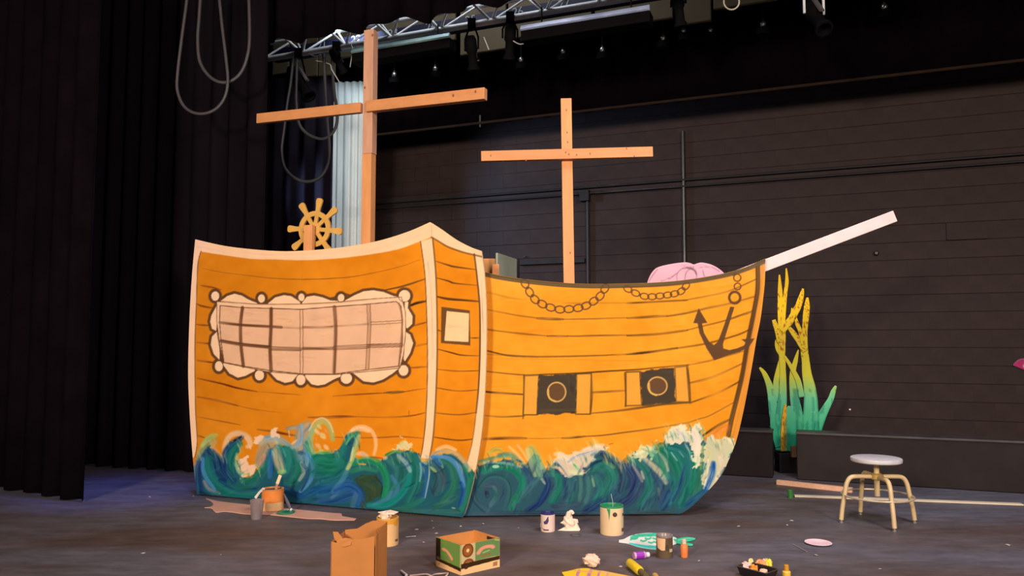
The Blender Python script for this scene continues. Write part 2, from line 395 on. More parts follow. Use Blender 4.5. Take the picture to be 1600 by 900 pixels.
# ------------------------------------------------------------------ curtains
def curtain(name, label, a, b, z0, z1, m, folds, amp, group=None, scal=0.0, seed=0, category='curtain', gather=0.0):
    rg = random.Random(seed); a = np.array(a, float); b = np.array(b, float); d = b - a; L = np.linalg.norm(d); d /= L; n = np.array([d[1], -d[0], 0])
    nu = int(folds * 10) + 1; nv = 7; ph = [rg.uniform(-0.9, 0.9) for _ in range(int(folds) + 2)]; am = [rg.uniform(0.5, 1.25) for _ in range(int(folds) + 2)]
    def sheet(off):
        V = []
        for j in range(nv):
            f = j / (nv - 1)
            for i in range(nu):
                u = i / (nu - 1); k = u * folds; kk = int(k)
                w_ = math.sin(2 * math.pi * k + ph[kk] * math.sin(math.pi * (k - kk)) * 1.0) * amp * am[kk] * (1 - gather * f)
                zz = z0 + (z1 - z0) * f
                if scal and j == 0: zz += scal * (math.sin(2 * math.pi * k * 0.5 + seed) + 0.6 * math.sin(2 * math.pi * k * 0.31))
                V.append(a + d * L * u + n * (w_ + off) + np.array([0, 0, zz]))
        return V
    V = sheet(0) + sheet(0.006); N = nu * nv; fs = []
    for j in range(nv - 1):
        for i in range(nu - 1):
            q = j * nu + i; fs.append((q, q + 1, q + nu + 1, q + nu)); fs.append((N + q, N + q + nu, N + q + nu + 1, N + q + 1))
    for i in range(nu - 1): fs.append((i, N + i, N + i + 1, i + 1)); q = (nv - 1) * nu + i; fs.append((q, q + 1, N + q + 1, N + q))
    for j in range(nv - 1): q = j * nu; fs.append((q, q + nu, N + q + nu, N + q)); q += nu - 1; fs.append((q, N + q, N + q + nu, q + nu))
    o3 = np.array([*(a + b)[:2] / 2, min(z0, 0) if z0 < 0.1 else z0])
    me = new_mesh(name, np.array(V) - o3, faces=fs, m=m, smooth=True); o = link(name, me); o.location = o3
    return tag(o, label, category, group)
vel = mat('black_velour', (0.0042, 0.0024, 0.0040), 0.95, var=0.3, scale=3, spec=0.04)
vel2 = mat('black_velour_dusty', (0.0066, 0.0046, 0.0072), 0.95, var=0.3, scale=3, stretch=(1, 1, 0.15), spec=0.05)
c0 = on_floor(-70, 752); c1 = on_floor(129, 785)
curtain('leg_curtain', 'black leg curtain nearest the camera at the far left edge', c0, c1, 0.012, 7.4, vel, 7, 0.05, seed=1)
c0 = on_floor(100, 725); c1 = on_floor(300, 738); dd = (c1 - c0) / np.linalg.norm(c1 - c0)
t = np.linspace(0, 4, 400); pts = c0 + dd * t[:, None]; ex = [project(p)[0] for p in pts]; c1 = pts[int(np.argmin(np.abs(np.array(ex) - 404)))]
curtain('leg_curtain', 'dusty black leg curtain in folds behind the left edge of the ship', c0, c1, 0.012, 7.4, vel2, 11, 0.055, seed=2)
a = at_y(395, 500, 10.2); b = at_y(516, 500, 10.05)
curtain('leg_curtain', 'black leg curtain behind the helm wheel beside the pale curtain', (a[0] - .2, a[1], 0), (b[0], b[1], 0), 0.012, at_y(460, 121, 10.1)[2], vel, 6, 0.04, seed=3)
a = at_y(500, 500, 10.65); b = at_y(583, 500, 10.6)
lit_z = at_y(550, 126, 10.3)[2]
curtain('pale_curtain', 'pale blue grey curtain in narrow folds hanging behind the tall mast', (a[0], a[1], 0), (b[0], b[1], 0), 0.012, at_y(550, 127, 10.6)[2], mat('pale_curtain_cloth', (0.52, 0.53, 0.52), 0.9, var=0.08, scale=5, stretch=(1, 1, .2)), 7.5, 0.035, seed=4, scal=0.0)

def plane_pts(x0, y0, x1, y1, xref, Yref):   # two points on a vertical plane parallel to the back wall
    p = at_y(xref, 300, Yref); return on_plane(x0, y0, p, WN), on_plane(x1, y1, p, WN)
a, b = plane_pts(470, 54, 735, 5, 690, 7.6)
zv = (a[2] + b[2]) / 2 - 0.06; e_ = plane_pts(150, 90, 1700, 2, 690, 7.6)
curtain('border_curtain', 'black border curtain with a scalloped hem hanging in front of the truss', (e_[0][0], e_[0][1], 0), (e_[1][0], e_[1][1], 0), zv, 7.6, vel, 26, 0.06, scal=0.03, seed=5)
h0, h1 = plane_pts(585, 213, 1600, 98, 690, 10.3); zh = (h0[2] + h1[2]) / 2; e_ = plane_pts(360, 200, 1720, 100, 690, 10.3)
brd = curtain('border_curtain', 'wide flat black border curtain covering the top of the block wall', (e_[0][0], e_[0][1], 0), (e_[1][0], e_[1][1], 0), zh, 7.6, mat('black_border_cloth', (0.0024, 0.0012, 0.0020), 0.95, var=0.3, scale=3, spec=0.02), 40, 0.022, seed=6)
MB().tube([np.array([h0[0], h0[1], zh]) + WDIR * 0.4 + WN * .07, np.array([h1[0], h1[1], zh]) - WDIR * 0.4 + WN * .07], 0.018, 8).build('hem_pipe', mat('dull_brown_pipe', (0.022, 0.013, 0.009), 0.8, spec=.05), brd, True)
p = on_plane(750, 194, np.array([h0[0], h0[1], 0]) + WN * 0.06, WN); MB().box(p + np.array([0, 0, 0.04]), (0.02, 0.02, 0.16)).build('hem_clip', cond, brd)

# ------------------------------------------------------------------ truss, raceway, panels and fixtures overhead
al = mat('aluminium', (0.86, 0.87, 0.90), 0.45, 0.1, var=0.08, scale=20)
tp = at_y(690, 46.5, 8.5)
q0 = on_plane(407, 93, tp, WN); q1 = on_plane(1010, -4, tp, WN); zt = tp[2]
tr = thing('lighting_truss', 'silver triangular lighting truss crossing above the tall mast', 'truss', (tp[0], tp[1], zt))
P0 = np.array([tp[0], tp[1], zt]); UP = np.array([0, 0, 1.0])
def tpt(s, which=0):   # s measured towards camera right along the truss
    base = P0 - WDIR * s
    return base if which == 0 else base + UP * 0.33 + WN * (0.27 if which == 1 else -0.27)
def s_at(px, y):
    p = on_plane(px, y, tp, WN); return float((p - P0) @ (-WDIR))
s0, s1 = s_at(400, 90), s_at(1250, 0)
MB().tube([tpt(s0), tpt(s1)], 0.036, 12).build('bottom_chord', al, tr, True)
for k in (1, 2): MB().tube([tpt(s0, k), tpt(s1, k)], 0.025, 10).build('top_chord', al, tr, True)
nodes = [s_at(x, y) for x, y in ((472.7, 78), (540, 68), (611, 58), (688.6, 46.8), (767, 33.7), (853, 22), (941.6, 7.6))]
pit = (nodes[-1] - nodes[0]) / 6.0
for i in range(-2, 12):
    sc_ = nodes[0] + pit * i
    for k in (1, 2):
        for sg in (-0.5, 0.5):
            e = sc_ + sg * pit
            if s0 < sc_ < s1 and s0 < e < s1:
                MB().tube([tpt(sc_), tpt(e, k)], 0.016 if k == 1 else 0.013, 8).build('brace', al, tr, True)
# raceway with numbers
rw_n = 0.62
rp = P0 - WN * rw_n
ra = on_plane(430, 80, rp, WN); rb = on_plane(1250, -40, rp, WN)
zr = on_plane(764, 22, rp, WN)[2]; zrb = on_plane(764, 42, rp, WN)[2]
rc = thing('raceway', 'navy blue connector raceway with white circuit numbers behind the truss', 'raceway', (rp[0], rp[1], zrb))
ca = np.array([ra[0], ra[1], (zr + zrb) / 2]); cb = np.array([rb[0], rb[1], (zr + zrb) / 2])
MB().beam(ca, cb, zr - zrb, 0.10, WN).build('housing', mat('navy_raceway', (0.012, 0.012, 0.045), 0.5), rc, bevel=0.004)
num_m = mat('white_number_paint', (0.42, 0.42, 0.44), 0.6)
for txt, x, y in (('21', 503, 69), ('22', 556, 59), ('23', 614, 50), ('24', 673, 39), ('25', 735, 27), ('26', 809, 15), ('27', 881, 6)):
    cu = bpy.data.curves.new('number', 'FONT'); cu.body = txt; cu.size = 0.145; cu.extrude = 0.001; cu.align_x = 'CENTER'; cu.align_y = 'CENTER'
    cu.materials.append(num_m); o = bpy.data.objects.new('number', cu); COL.objects.link(o); o.parent = rc
    pp = on_plane(x, y, rp + WN * 0.054, WN); pp[2] = min(max(pp[2], zrb + 0.06), zr - 0.06)
    me = bpy.data.meshes.new_from_object(o); bpy.data.objects.remove(o, do_unlink=True); o = link('number', me, rc)
    o.location = pp - origin(rc); o.rotation_euler = (math.pi / 2, 0, math.atan2(-WDIR[1], -WDIR[0]))
# beige panels beyond the truss
bg = mat('beige_panel', (0.15, 0.112, 0.062), 0.8, var=0.10, scale=4)
bp0 = P0 - WN * 1.15
for i, (x0, x1, yb, lab) in enumerate((
        (427, 452, 116, 'narrow beige overhead panel at the left end of the truss'), (455, 497, 122, 'beige overhead panel behind the black spotlight on the truss'),
        (499, 523, 118, 'narrow beige overhead panel left of the tall mast top'), (525, 712, 78, 'wide beige overhead panel behind the long blue lit batten'),
        (720, 791, 82, 'beige overhead panel right of the first batten, hanging lower'), (795, 925, 52, 'beige overhead panel above the left half of the second batten'),
        (930, 1052, 38, 'beige overhead panel above the right end of the second batten'), (1056, 1112, 37, 'beige overhead panel right of both battens, square lower edge'),
        (1115, 1215, 8, 'rightmost beige overhead panel at the top edge'))):
    a = on_plane(x0, yb, bp0, WN); b = on_plane(x1, yb, bp0, WN); z0 = (a[2] + b[2]) / 2
    z1 = 7.2; c = (np.array([a[0], a[1], 0]) + np.array([b[0], b[1], 0])) / 2 + UP * (z0 + z1) / 2
    o = MB().box(c, (np.linalg.norm((a - b)[:2]), z1 - z0, 0.05), WAX).build('overhead_panel', bg, None, bevel=0.01)
    tag(o, lab, 'panel', 'beige panels above the truss')
# long border lights below the truss
def batten(x0, y0, x1, y1, label, col):
    pl = P0 + WN * 0.10; a = on_plane(x0, y0, pl, WN); b = on_plane(x1, y1, pl, WN); z = (a[2] + b[2]) / 2
    a = np.array([a[0], a[1], z]); b = np.array([b[0], b[1], z]); r = thing('border_light', label, 'light fixture', (a + b) / 2 - UP * 0.2)
    MB().beam(a - UP * 0.07, b - UP * 0.07, 0.12, 0.18, WN).build('housing', mat('fixture_black', (0.0045, 0.004, 0.0048), 0.7, spec=0.03), r, bevel=0.01)
    MB().beam(a + WN * 0.085 + UP * .01, b + WN * 0.085 + UP * .01, 0.055, 0.03, WN + UP * .5).build('lit_edge_strip', col, r, bevel=0.004)  # pale strip on the front face, its colour standing in for the lit edge
    for f in (0.15, 0.85):
        p = a * (1 - f) + b * f; MB().tube([p, (p[0], p[1], zt + 0.02)], 0.010, 6).build('hanger', cond, r, True)
batten(556, 84, 708, 62, 'long border light with a pale cyan strip coloured as its lit edge right of the tall mast', mat('cyan_lit_edge', (0.36, 0.58, 0.62), 0.4, 0.2))
batten(818, 50, 1018, 19, 'long border light with a steel blue strip coloured as its lit edge, second below the truss', mat('blue_lit_edge', (0.42, 0.50, 0.78), 0.4, 0.1))
# spotlight clamped to the truss
fx = mat('fixture_black', (0.0045, 0.004, 0.0048), 0.5)
fxg = mat('fixture_grey', (0.085, 0.075, 0.085), 0.5)
def spotlight(px, py, label, aim, sc=1.0, yoke=None, body=None, group=None):
    c = on_plane(px, py, P0 + WN * 0.03, WN); r = thing('spotlight', label, 'light fixture', c, group); yoke = yoke or fx; body = body or fx
    d = np.array(aim, float); d /= np.linalg.norm(d); x = np.cross(d, UP); x /= np.linalg.norm(x); y = np.cross(d, x)
    MB().lathe([(0, -.20 * sc), (.06 * sc, -.20 * sc), (.085 * sc, -.14 * sc), (.085 * sc, .02 * sc), (.065 * sc, .05 * sc), (.065 * sc, .22 * sc), (.09 * sc, .26 * sc), (.09 * sc, .30 * sc), (.07 * sc, .30 * sc), (.06 * sc, .22 * sc), (0, .20 * sc)], c, 20, (x, y, d)).build('barrel', body, r, True)
    MB().box(c - y * 0.10 * sc, (0.05 * sc, 0.02 * sc, .22 * sc), (x, y, d)).build('heat_sink', fxg, r)
    top = np.array([c[0], c[1], zt - 0.06]); sd = x * 0.11 * sc
    MB().tube([c + sd, c + sd + (top - c) * 0.55, top + sd * 0.5, top - sd * 0.5, c - sd + (top - c) * 0.55, c - sd], 0.012, 6).build('yoke', yoke, r, True)
    MB().tube([top, (top[0], top[1], zt + 0.01)], 0.014, 6).box((top[0], top[1], zt), (0.09, 0.09, 0.09)).build('clamp', yoke, r)
    return r
spotlight(466, 125, 'black spotlight clamped to the left end of the truss, pointing down right', (0.5, -0.25, -0.75), 1.0)
spotlight(737, 78, 'black spotlight hanging below the number 25 of the raceway', (0.1, 0.2, -1.0), 0.75)
spotlight(797, 60, 'black spotlight hanging at the left end of the second border light', (-0.05, 0.3, -1.0), 0.75)
spotlight(526, 92, 'small black spotlight beside the top of the tall mast', (0.3, 0.3, -0.6), 0.62)
spotlight(1060, 8, 'black spotlight at the top edge beside the square beige panel', (0.15, 0.2, -1.0), 0.7)
spotlight(1272, 22, 'black spotlight with a bright white yoke at the top edge', (0.1, -0.6, -0.8), 0.9, mat('white_yoke', (0.75, 0.78, 0.85), 0.4), fx)
# small lamps with chrome caps on the batten beyond
chrome = mat('chrome_cap', (0.75, 0.73, 0.70), 0.25, 0.9)
lampp = P0 - WN * 1.35
pos = [(616, 116), (680, 107), (747, 93), (814, 93), (880, 80), (941, 77), (1036, 59), (1068, 47), (1110, 46), (1192, 37), (1382, 10)]
nm_of = ('the tall mast', 'the second beige gap', 'the first border light end', 'the hanging spotlight', 'the middle of the second border light', 'the second mast top', 'the end of the second border light', 'the square beige panel left corner', 'the square beige panel right corner', 'the rightmost beige panel', 'the dark upper right corner')
proto = None
for i, (x, y) in enumerate(pos):
    c = on_plane(x, y, lampp, WN)
    if proto is None:
        r = proto = thing('hanging_lamp', 'x', 'lamp', c)
        MB().tube([c + UP * 0.03, c + UP * 0.55], 0.007, 6).build('hanger', cond, r)
        MB().lathe([(0, -.035), (.022, -.035), (.034, -.015), (.034, .01), (.018, .03), (.012, .045), (0, .045)], c, 12).build('cap', chrome, r, True)
        MB().lathe([(0, -.13), (.07, -.13), (.075, -.06), (.03, -.036), (0, -.036)], c, 12).build('shade', fx, r, True)
    else:
        r = proto.copy(); COL.objects.link(r); r.location = c
        for ch in proto.children:
            k = ch.copy(); COL.objects.link(k); k.parent = r
    r['group'] = 'small lamps below the beige panels'
    r['label'] = 'small black hanging lamp with a chrome cap near ' + nm_of[i]
# cable loops
cab = mat('grey_cable', (0.062, 0.055, 0.064), 0.5); cabd = mat('dark_cable', (0.028, 0.028, 0.032), 0.5)
def cable(pts, Y, r, label, m):
    P = [at_y(x, y, Y) for x, y in cat(pts, 7)]
    tag(MB().tube(P, r, 8).build('cable', m, None, True), label, 'cable', None)
cable([(295, -30), (291, 8), (284, 60), (278, 110), (277, 140), (286, 164), (302, 176), (322, 177), (340, 168), (352, 150), (356, 125), (353, 90), (347, 40), (340, -30)], 7.7, 0.016, 'longest grey cable loop hanging in front of the left curtain', cab)
cable([(315, -30), (311, 30), (309, 62), (312, 95), (325, 117), (342, 128), (360, 127), (376, 114), (386, 90), (390, 55), (388, -30)], 7.75, 0.017, 'shorter grey cable loop crossing the longest loop at upper left', cab)
cable([(458, 92), (454, 130), (449, 160), (444, 200), (440, 235), (445, 262), (460, 278), (480, 284), (500, 277), (512, 258), (515, 230), (512, 190), (508, 130), (506, 84)], 9.0, 0.020, 'long dark cable loop behind the left yard of the tall mast', cabd)
cable([(464, 92), (463, 130), (463, 160), (467, 192), (480, 209), (500, 217), (514, 213), (524, 200), (527, 180), (523, 150), (521, 130), (519, 84)], 9.0, 0.019, 'short dark cable loop in front of the pale curtain', cabd)
wire = mat('white_wire', (0.5, 0.48, 0.46), 0.5)
def wirey(pts, label): 
    P = [on_plane(x, y, P0 + WN * 0.06, WN) for x, y in cat(pts, 6)]
    tag(MB().tube(P, 0.006, 6).build('wire', wire, None, True), label, 'wire')
wirey([(483, 84), (492, 88), (501, 86)], 'short loose wire under the left part of the truss chord')
wirey([(494, 95), (505, 97), (516, 101), (518, 108), (524, 118), (530, 128)], 'loose white wire dangling left of the tall mast top')
wirey([(549, 70), (551, 80), (549, 92), (547, 105)], 'pale wire hanging beside the left face of the tall mast')
wirey([(802, 64), (812, 69), (822, 66), (830, 55), (832, 45)], 'curved wire loop at the left end of the second border light')
wirey([(756, 58), (760, 68), (764, 78)], 'short straight wire hanging in front of the lower beige panel')
P = [on_plane(1143 + 12 * math.cos(a), 3 + 12 * math.sin(a), P0, WN) for a in np.linspace(0, 2 * math.pi, 25)]
tag(MB().tube(P, 0.008, 6).build('cable_loop', mat('yellowed_cable', (0.5, 0.47, 0.36), 0.5), None, True), 'round coil of pale cable at the top edge above the rightmost panel', 'cable')

# ------------------------------------------------------------------ the painted ship
A0 = on_floor(309, 775); A1 = on_floor(724, 811.5)
sd = (A1 - A0) / np.linalg.norm(A1 - A0); sn = np.array([sd[1], -sd[0], 0.0])
B0 = on_floor(742, 809); B1 = on_floor(1052, 806)
hd = (B1 - B0) / np.linalg.norm(B1 - B0); hn = np.array([hd[1], -hd[0], 0.0])
ship = thing('pirate_ship', 'large orange painted plywood pirate ship set piece with two masts and painted waves', 'stage set', ((A0 + B1) / 2))
paint = paint_mat('scene_paint')
ply = mat('plywood_edge', alb((225, 180, 125)), 0.7, var=0.12, scale=30)
ORG = (216, 128, 16); BRN = (86, 58, 34); CRM = (246, 200, 156)

s_top = [(305, 374), (350, 384), (400, 390), (450, 392.5), (510, 389), (560, 382.5), (600, 374), (640, 361), (672, 347)]
s_top2 = [(672, 347), (690, 358.5), (712, 374), (735, 386), (752, 392)]
s_right = [(752, 392), (757, 430), (760, 490), (759.5, 560), (757, 620), (752, 680), (742, 740), (730, 790), (722, 811.5)]
s_bot = [(308, 774.5), (400, 783), (560, 797), (722, 811.5)]
s_left = [(305, 374), (300, 430), (296, 500), (294, 580), (296, 640), (300, 700), (304, 745), (308, 774.5)]
full_top = np.vstack([resample(s_top, 200), resample(s_top2, 60)[1:]])
class Raw(list): pass
nu, nv = 450, 428
def coons_raw(T, right, B, left, nu, nv):
    d = np.r_[0, np.cumsum(np.linalg.norm(np.diff(T, axis=0), axis=1))]; t = np.linspace(0, d[-1], nu)
    kink = 199; tk = d[kink]; i = int(np.argmin(np.abs(t - tk))); t[i] = tk
    Tn = np.stack([np.interp(t, d, T[:, 0]), np.interp(t, d, T[:, 1])], 1)
    Bn = resample(B, nu); Lc = resample(left, nv); R = resample(right, nv)
    u = np.linspace(0, 1, nu)[None, :, None]; v = np.linspace(0, 1, nv)[:, None, None]
    return (1 - v) * Tn[None] + v * Bn[None] + (1 - u) * Lc[:, None] + u * R[:, None] - \
        ((1 - u) * (1 - v) * Tn[0] + u * (1 - v) * Tn[-1] + (1 - u) * v * Bn[0] + u * v * Bn[-1])
SG = coons_raw(full_top, s_right, s_bot, s_left, nu, nv); SP = SG.reshape(-1, 2)
cv = Canvas(SP, ORG)
cv.tone(14, 0.018); cv.tone(7, 0.1)
cv.C += (np.clip((SP[:, 0] - 470) / 200, -1, 1) * np.array([9, 5, -1])[:, None]).T  # light falloff painted into the orange: dimmer left, brighter right
E = lambda *p: [(300 + x / 5.294, 440 + y / 5.294) for x, y in p]
Fq = lambda *p: [(470 + x / 5.295, 440 + y / 5.295) for x, y in p]
Aq = lambda *p: [(300 + x / 5.627, 640 + y / 5.627) for x, y in p]
Bq = lambda *p: [(500 + x / 5.0, 640 + y / 5.0) for x, y in p]
Cq = lambda *p: [(740 + x / 5.627, 660 + y / 5.627) for x, y in p]
Dq = lambda *p: [(940 + x / 5.296, 650 + y / 5.296) for x, y in p]
Hq = lambda *p: [(730 + x / 3.2, 380 + y / 3.2) for x, y in p]
Gq = lambda *p: [(800 + x / 5.333, 560 + y / 5.333) for x, y in p]
Kq = lambda *p: [(960 + x / 5.0, 400 + y / 5.0) for x, y in p]
Qq = lambda *p: [(800 + x / 8.889, 420 + y / 8.889) for x, y in p]
RB = (128, 66, 24)
def plank(pts, wd=2.0, op=0.8, col=RB, br=0.55): cv.stroke(pts, wd * 1.15, col, min(op * 1.1, 1), 0.5, br, 0.5)
plank([(317, 419.5), (350, 426), (392, 431), (430, 435), (474, 436.5), (520, 435), (560, 431), (620, 418), (656, 406)], 1.5, 0.55, BRN)
plank([(314, 446), (330, 449), (346, 453)], 3, 0.7); plank([(600, 453.5), (630, 447), (665, 435.5)], 3, 0.85, BRN)
plank([(308, 475), (318, 479), (332, 481)], 3, 0.85); plank([(638, 479), (650, 474), (668, 470)], 4, 0.9, (70, 50, 30))
plank([(307, 507), (330, 509)], 3, 0.8); plank([(643, 510), (668, 503)], 3, 0.85)
plank([(307, 535), (332, 537)], 3, 0.8); plank([(643, 542), (668, 537)], 3, 0.85)
plank([(308, 563), (337, 567)], 3, 0.75); plank([(638, 574.5), (667, 573)], 3, 0.8)
plank([(308, 591), (345, 599), (370, 606), (402, 612)], 3, 0.9); plank([(402, 612), (430, 614), (470, 617)], 1.5, 0.5)
plank([(520, 619), (560, 616), (600, 614)], 2.4, 0.75); plank([(600, 614), (632, 612)], 4, 0.85, (90, 60, 35)); plank([(632, 612), (665, 607)], 2, 0.7)
plank([(308, 620), (340, 626), (372, 634)], 3, 0.9); plank([(372, 634), (400, 640), (440, 645)], 1.2, 0.55)
plank([(482, 652), (510, 652), (535, 651), (556, 651)], 4, 0.95); plank([(556, 651), (600, 652), (640, 650), (664, 645)], 2.4, 0.8)
plank([(308, 651), (345, 658), (376, 664)], 2, 0.8); plank([(402, 671), (425, 674), (445, 678), (462, 681)], 4, 0.95)
plank([(306, 680), (320, 684)], 2.4, 0.9); plank([(520, 683), (560, 684), (600, 683), (625, 682), (662, 685)], 2.4, 0.85)
plank([(575, 714), (588, 715), (600, 717)], 2.4, 0.9, (160, 60, 25)); plank([(639, 642), (639, 651)], 1.2, 0.7)
cv.stroke([(472, 380), (472, 610)], 0.9, (190, 112, 22), 0.5)
for L_, w_, o_ in (([(681, 408), (700, 414), (712, 417), (745, 421.5)], 3, .9), ([(681, 434), (700, 439), (712, 443), (748, 446)], 2.6, .85), ([(681, 463), (700, 467), (722, 468.5), (748, 471)], 4, .95),
                   ([(682, 515), (690, 518)], 2, .8), ([(735, 528), (750, 528)], 2, .8), ([(682, 545), (705, 551), (722, 555), (750, 556)], 2.6, .85),
                   ([(682, 577), (716, 580), (750, 579)], 2, .7), ([(682, 606), (716, 611), (748, 609)], 2, .7), ([(680, 645), (716, 648), (746, 644)], 2.2, .85), ([(678, 683), (716, 688), (742, 685.6)], 2.2, .85)):
    plank(L_, w_, o_, (96, 58, 26))
# cream trim bands
tb_low = [(313.8, 393), (338, 397), (392, 404.5), (432, 405.5), (474, 406.7), (525, 404), (572, 398.5), (620, 390), (655.7, 377.5), (674, 370.5)]
tb_low2 = [(674, 370.5), (685, 377), (700, 385.7), (723, 394), (742, 398.5), (756, 402)]
trim_top = np.vstack([[(290, 372)], full_top - [0, 2], [(770, 394)], resample(tb_low2, 20)[::-1], resample(tb_low, 40)[::-1], [(313, 393)], [(290, 395)]])
trim_left = np.vstack([[(290, 372)], [(314, 393)], resample([(313.8, 393), (309, 415), (306.6, 480), (305, 520), (304.5, 570), (305.5, 640), (308, 690), (304, 715)], 30), [(285, 715)]])
st_l = [(657, 377), (664, 430), (667, 500), (668, 560), (667, 620), (663, 680), (657, 716)]
st_r = [(676, 372), (681, 430), (683, 500), (683, 560), (681, 620), (677, 680), (671, 717)]
trim_mid = np.vstack([resample(st_l, 30), resample(st_r, 30)[::-1]])
ed_l = [(741, 397), (745, 430), (749.5, 480), (750, 540), (748, 600), (744, 645), (738, 690), (729, 726), (733, 745)]
trim_right = np.vstack([resample(ed_l, 30), resample(s_right, 40)[::-1][8:] + [4, 0]])
for p_ in (trim_top, trim_left, trim_mid, trim_right): cv.fill(p_, CRM)
cv.stroke([(310, 384), (400, 398), (474, 399), (560, 392), (650, 367)], 10, (238, 190, 160), 0.4, 0.8, 0.4)
for y_ in (374, 392): pass
cv.stroke(tb_low, 1.0, (200, 150, 110), 0.5)
cv.stroke(trim_left[1:-1], 1.6, (100, 70, 40), 0.85, 0.4, 0.3); cv.stroke(st_l, 1.8, (100, 72, 44), 0.85, 0.5, 0.4); cv.stroke(st_r, 2.8, (104, 72, 40), 0.85, 0.5, 0.3)
cv.stroke(tb_low2, 3.4, (120, 84, 44), 0.75, 0.5, 0.4); cv.stroke(ed_l[:6], 3.0, (84, 62, 40), 0.9, 0.5, 0.4); cv.stroke(ed_l[5:8], 2.0, (120, 84, 50), 0.7, 0.5, 0.4)
cv.stroke([(669, 410), (674, 470), (676, 560)], 3, (190, 165, 150), 0.5, 0.8, 0.6); cv.stroke([(752, 440), (755, 520)], 2, (120, 105, 90), 0.5, 0.8, 0.7)
cv.stroke([(674, 352), (675, 370)], 1.2, (205, 160, 120), 0.8)
# small side window
sw_out = [(689.6, 479.4), (734, 485), (735, 540), (689, 536)]; sw_in = [(698, 486), (734 - 1, 489.6), (732, 534.4), (694.4, 532.4)]
cv.fill(sw_out, (104, 70, 34)); cv.fill(sw_in, (244, 198, 146)); cv.stroke([(700, 510), (728, 514)], 8, (235, 185, 140), 0.4, 0.8, 0.4)
# big stern window
shapes = [E((240, 158), (290, 120), (350, 100), (410, 115), (470, 150), (540, 178), (540, 195), (240, 175)), E((630, 178), (690, 130), (760, 112), (820, 120), (890, 165), (900, 190), (630, 190)),
          Fq((12, 172), (50, 125), (110, 115), (180, 130), (240, 155), (310, 160), (310, 185), (12, 185)), Fq((365, 157), (440, 115), (520, 80), (600, 72), (680, 85), (770, 120), (830, 132), (830, 150), (365, 175)),
          Fq((860, 150), (890, 170), (885, 220), (925, 285), (922, 350), (885, 385), (860, 380)), Fq((868, 415), (905, 440), (930, 510), (905, 590), (862, 660), (850, 640)),
          Fq((430, 755), (520, 825), (600, 835), (680, 810), (760, 760), (815, 715), (800, 700), (430, 745)), Fq((36, 790), (90, 850), (140, 860), (200, 850), (270, 810), (330, 785), (330, 765), (36, 765)),
          E((640, 745), (700, 810), (770, 838), (830, 825), (880, 765), (880, 755), (640, 735)), E((258, 690), (310, 760), (380, 795), (440, 780), (520, 740), (520, 720), (258, 670)),
          E((203, 200), (160, 280), (150, 330), (165, 390), (200, 408), (212, 300)), E((205, 415), (165, 455), (155, 520), (180, 600), (228, 648), (228, 560))]
knobs = [(*E((192, 120))[0], 6.2, 7.4), (*E((575, 140))[0], 5.4, 6.6), (*E((905, 130))[0], 4.8, 6), (*Fq((333, 135))[0], 5.2, 6.2), (*Fq((858, 118))[0], 9, 9),
         (*Fq((850, 735))[0], 7.6, 8.4), (*Fq((377, 800))[0], 8.8, 8.6), (*E((900, 812))[0], 7.2, 8.4), (*E((558, 775))[0], 7.2, 8), (*E((222, 700))[0], 6.2, 8)]
mainf = E((205, 165), (560, 188), (900, 186)) + Fq((280, 172), (600, 142), (832, 128), (866, 250), (868, 420), (850, 600), (820, 715), (540, 745), (280, 770)) + E((890, 768), (620, 745), (265, 672), (230, 520), (205, 330))
DK = (92, 58, 34)
kp = lambda k, g=0: np.stack([k[0] + (k[2] + g) * np.cos(np.linspace(0, 6.28, 25)[:-1]), k[1] + (k[3] + g) * np.sin(np.linspace(0, 6.28, 25)[:-1])], 1)
for s_ in shapes: cv.stroke(s_, 9.0, DK, 0.95, 0.25, closed=True, straight=True)
for k in knobs: cv.stroke(kp(k), 9.5, DK, 0.95, 0.25, closed=True, straight=True)
cv.stroke(mainf, 5, DK, 0.95, 0.3, closed=True, straight=True)
cv.stroke(Fq((-20, 150), (250, 140), (330, 100), (420, 120)), 4, DK, 0.9)
for s_ in shapes: cv.fill(s_, (244, 200, 160))
cv.fill(mainf, (240, 194, 156))
for k in knobs: cv.stroke(kp(k), 2.2, DK, 0.9, 0.4, closed=True, straight=True); cv.fill(kp(k), (244, 202, 162))
cv.stroke(mainf, 1.5, (110, 74, 46), 0.85, closed=True, straight=True)
inner = E((232, 198), (420, 215), (650, 222), (900, 230)) + Fq((280, 207), (550, 187), (790, 165), (828, 200), (842, 330), (840, 520), (810, 700), (540, 730), (280, 765), (20, 765)) + E((640, 735), (430, 700), (265, 668), (240, 500), (228, 330))
cv.fill(inner, (228, 178, 142)); cv.stroke(inner, 1.7, (92, 56, 34), 0.9, closed=True, straight=True)
for i in range(26):
    x = 345 + random.random() * 285; y = 480 + random.random() * 100
    if inside(np.array([[x, y]]), inner)[0]: cv.stroke([(x - 14, y), (x + 14, y + 2)], 9 + random.random() * 9, (218 + random.randint(-6, 18), 168 + random.randint(-4, 20), 132 + random.randint(-4, 16)), 0.35, 0.9, 0.5)
MU = (108, 68, 42)
cv.stroke(E((418, 215), (402, 350), (405, 520), (425, 700)), 5.6, MU, 0.92, 0.4, 0.3); cv.stroke(E((655, 225), (652, 400), (646, 560), (655, 738)), 6.0, MU, 0.9, 0.4, 0.35)
for dx in (-2, 2.4): cv.stroke([(470.8 + dx, 484), (471 + dx, 540), (471 + dx, 583)], 1.3, (110, 70, 44), 0.9)
cv.stroke(Fq((278, 210), (288, 400), (275, 755)), 6.4, MU, 0.8, 0.5, 0.45)
for dx in (-2.6, 2.6): cv.stroke([(p[0] + dx, p[1]) for p in Fq((560, 190), (566, 400), (548, 725))], 1.3, (110, 72, 46), 0.85)
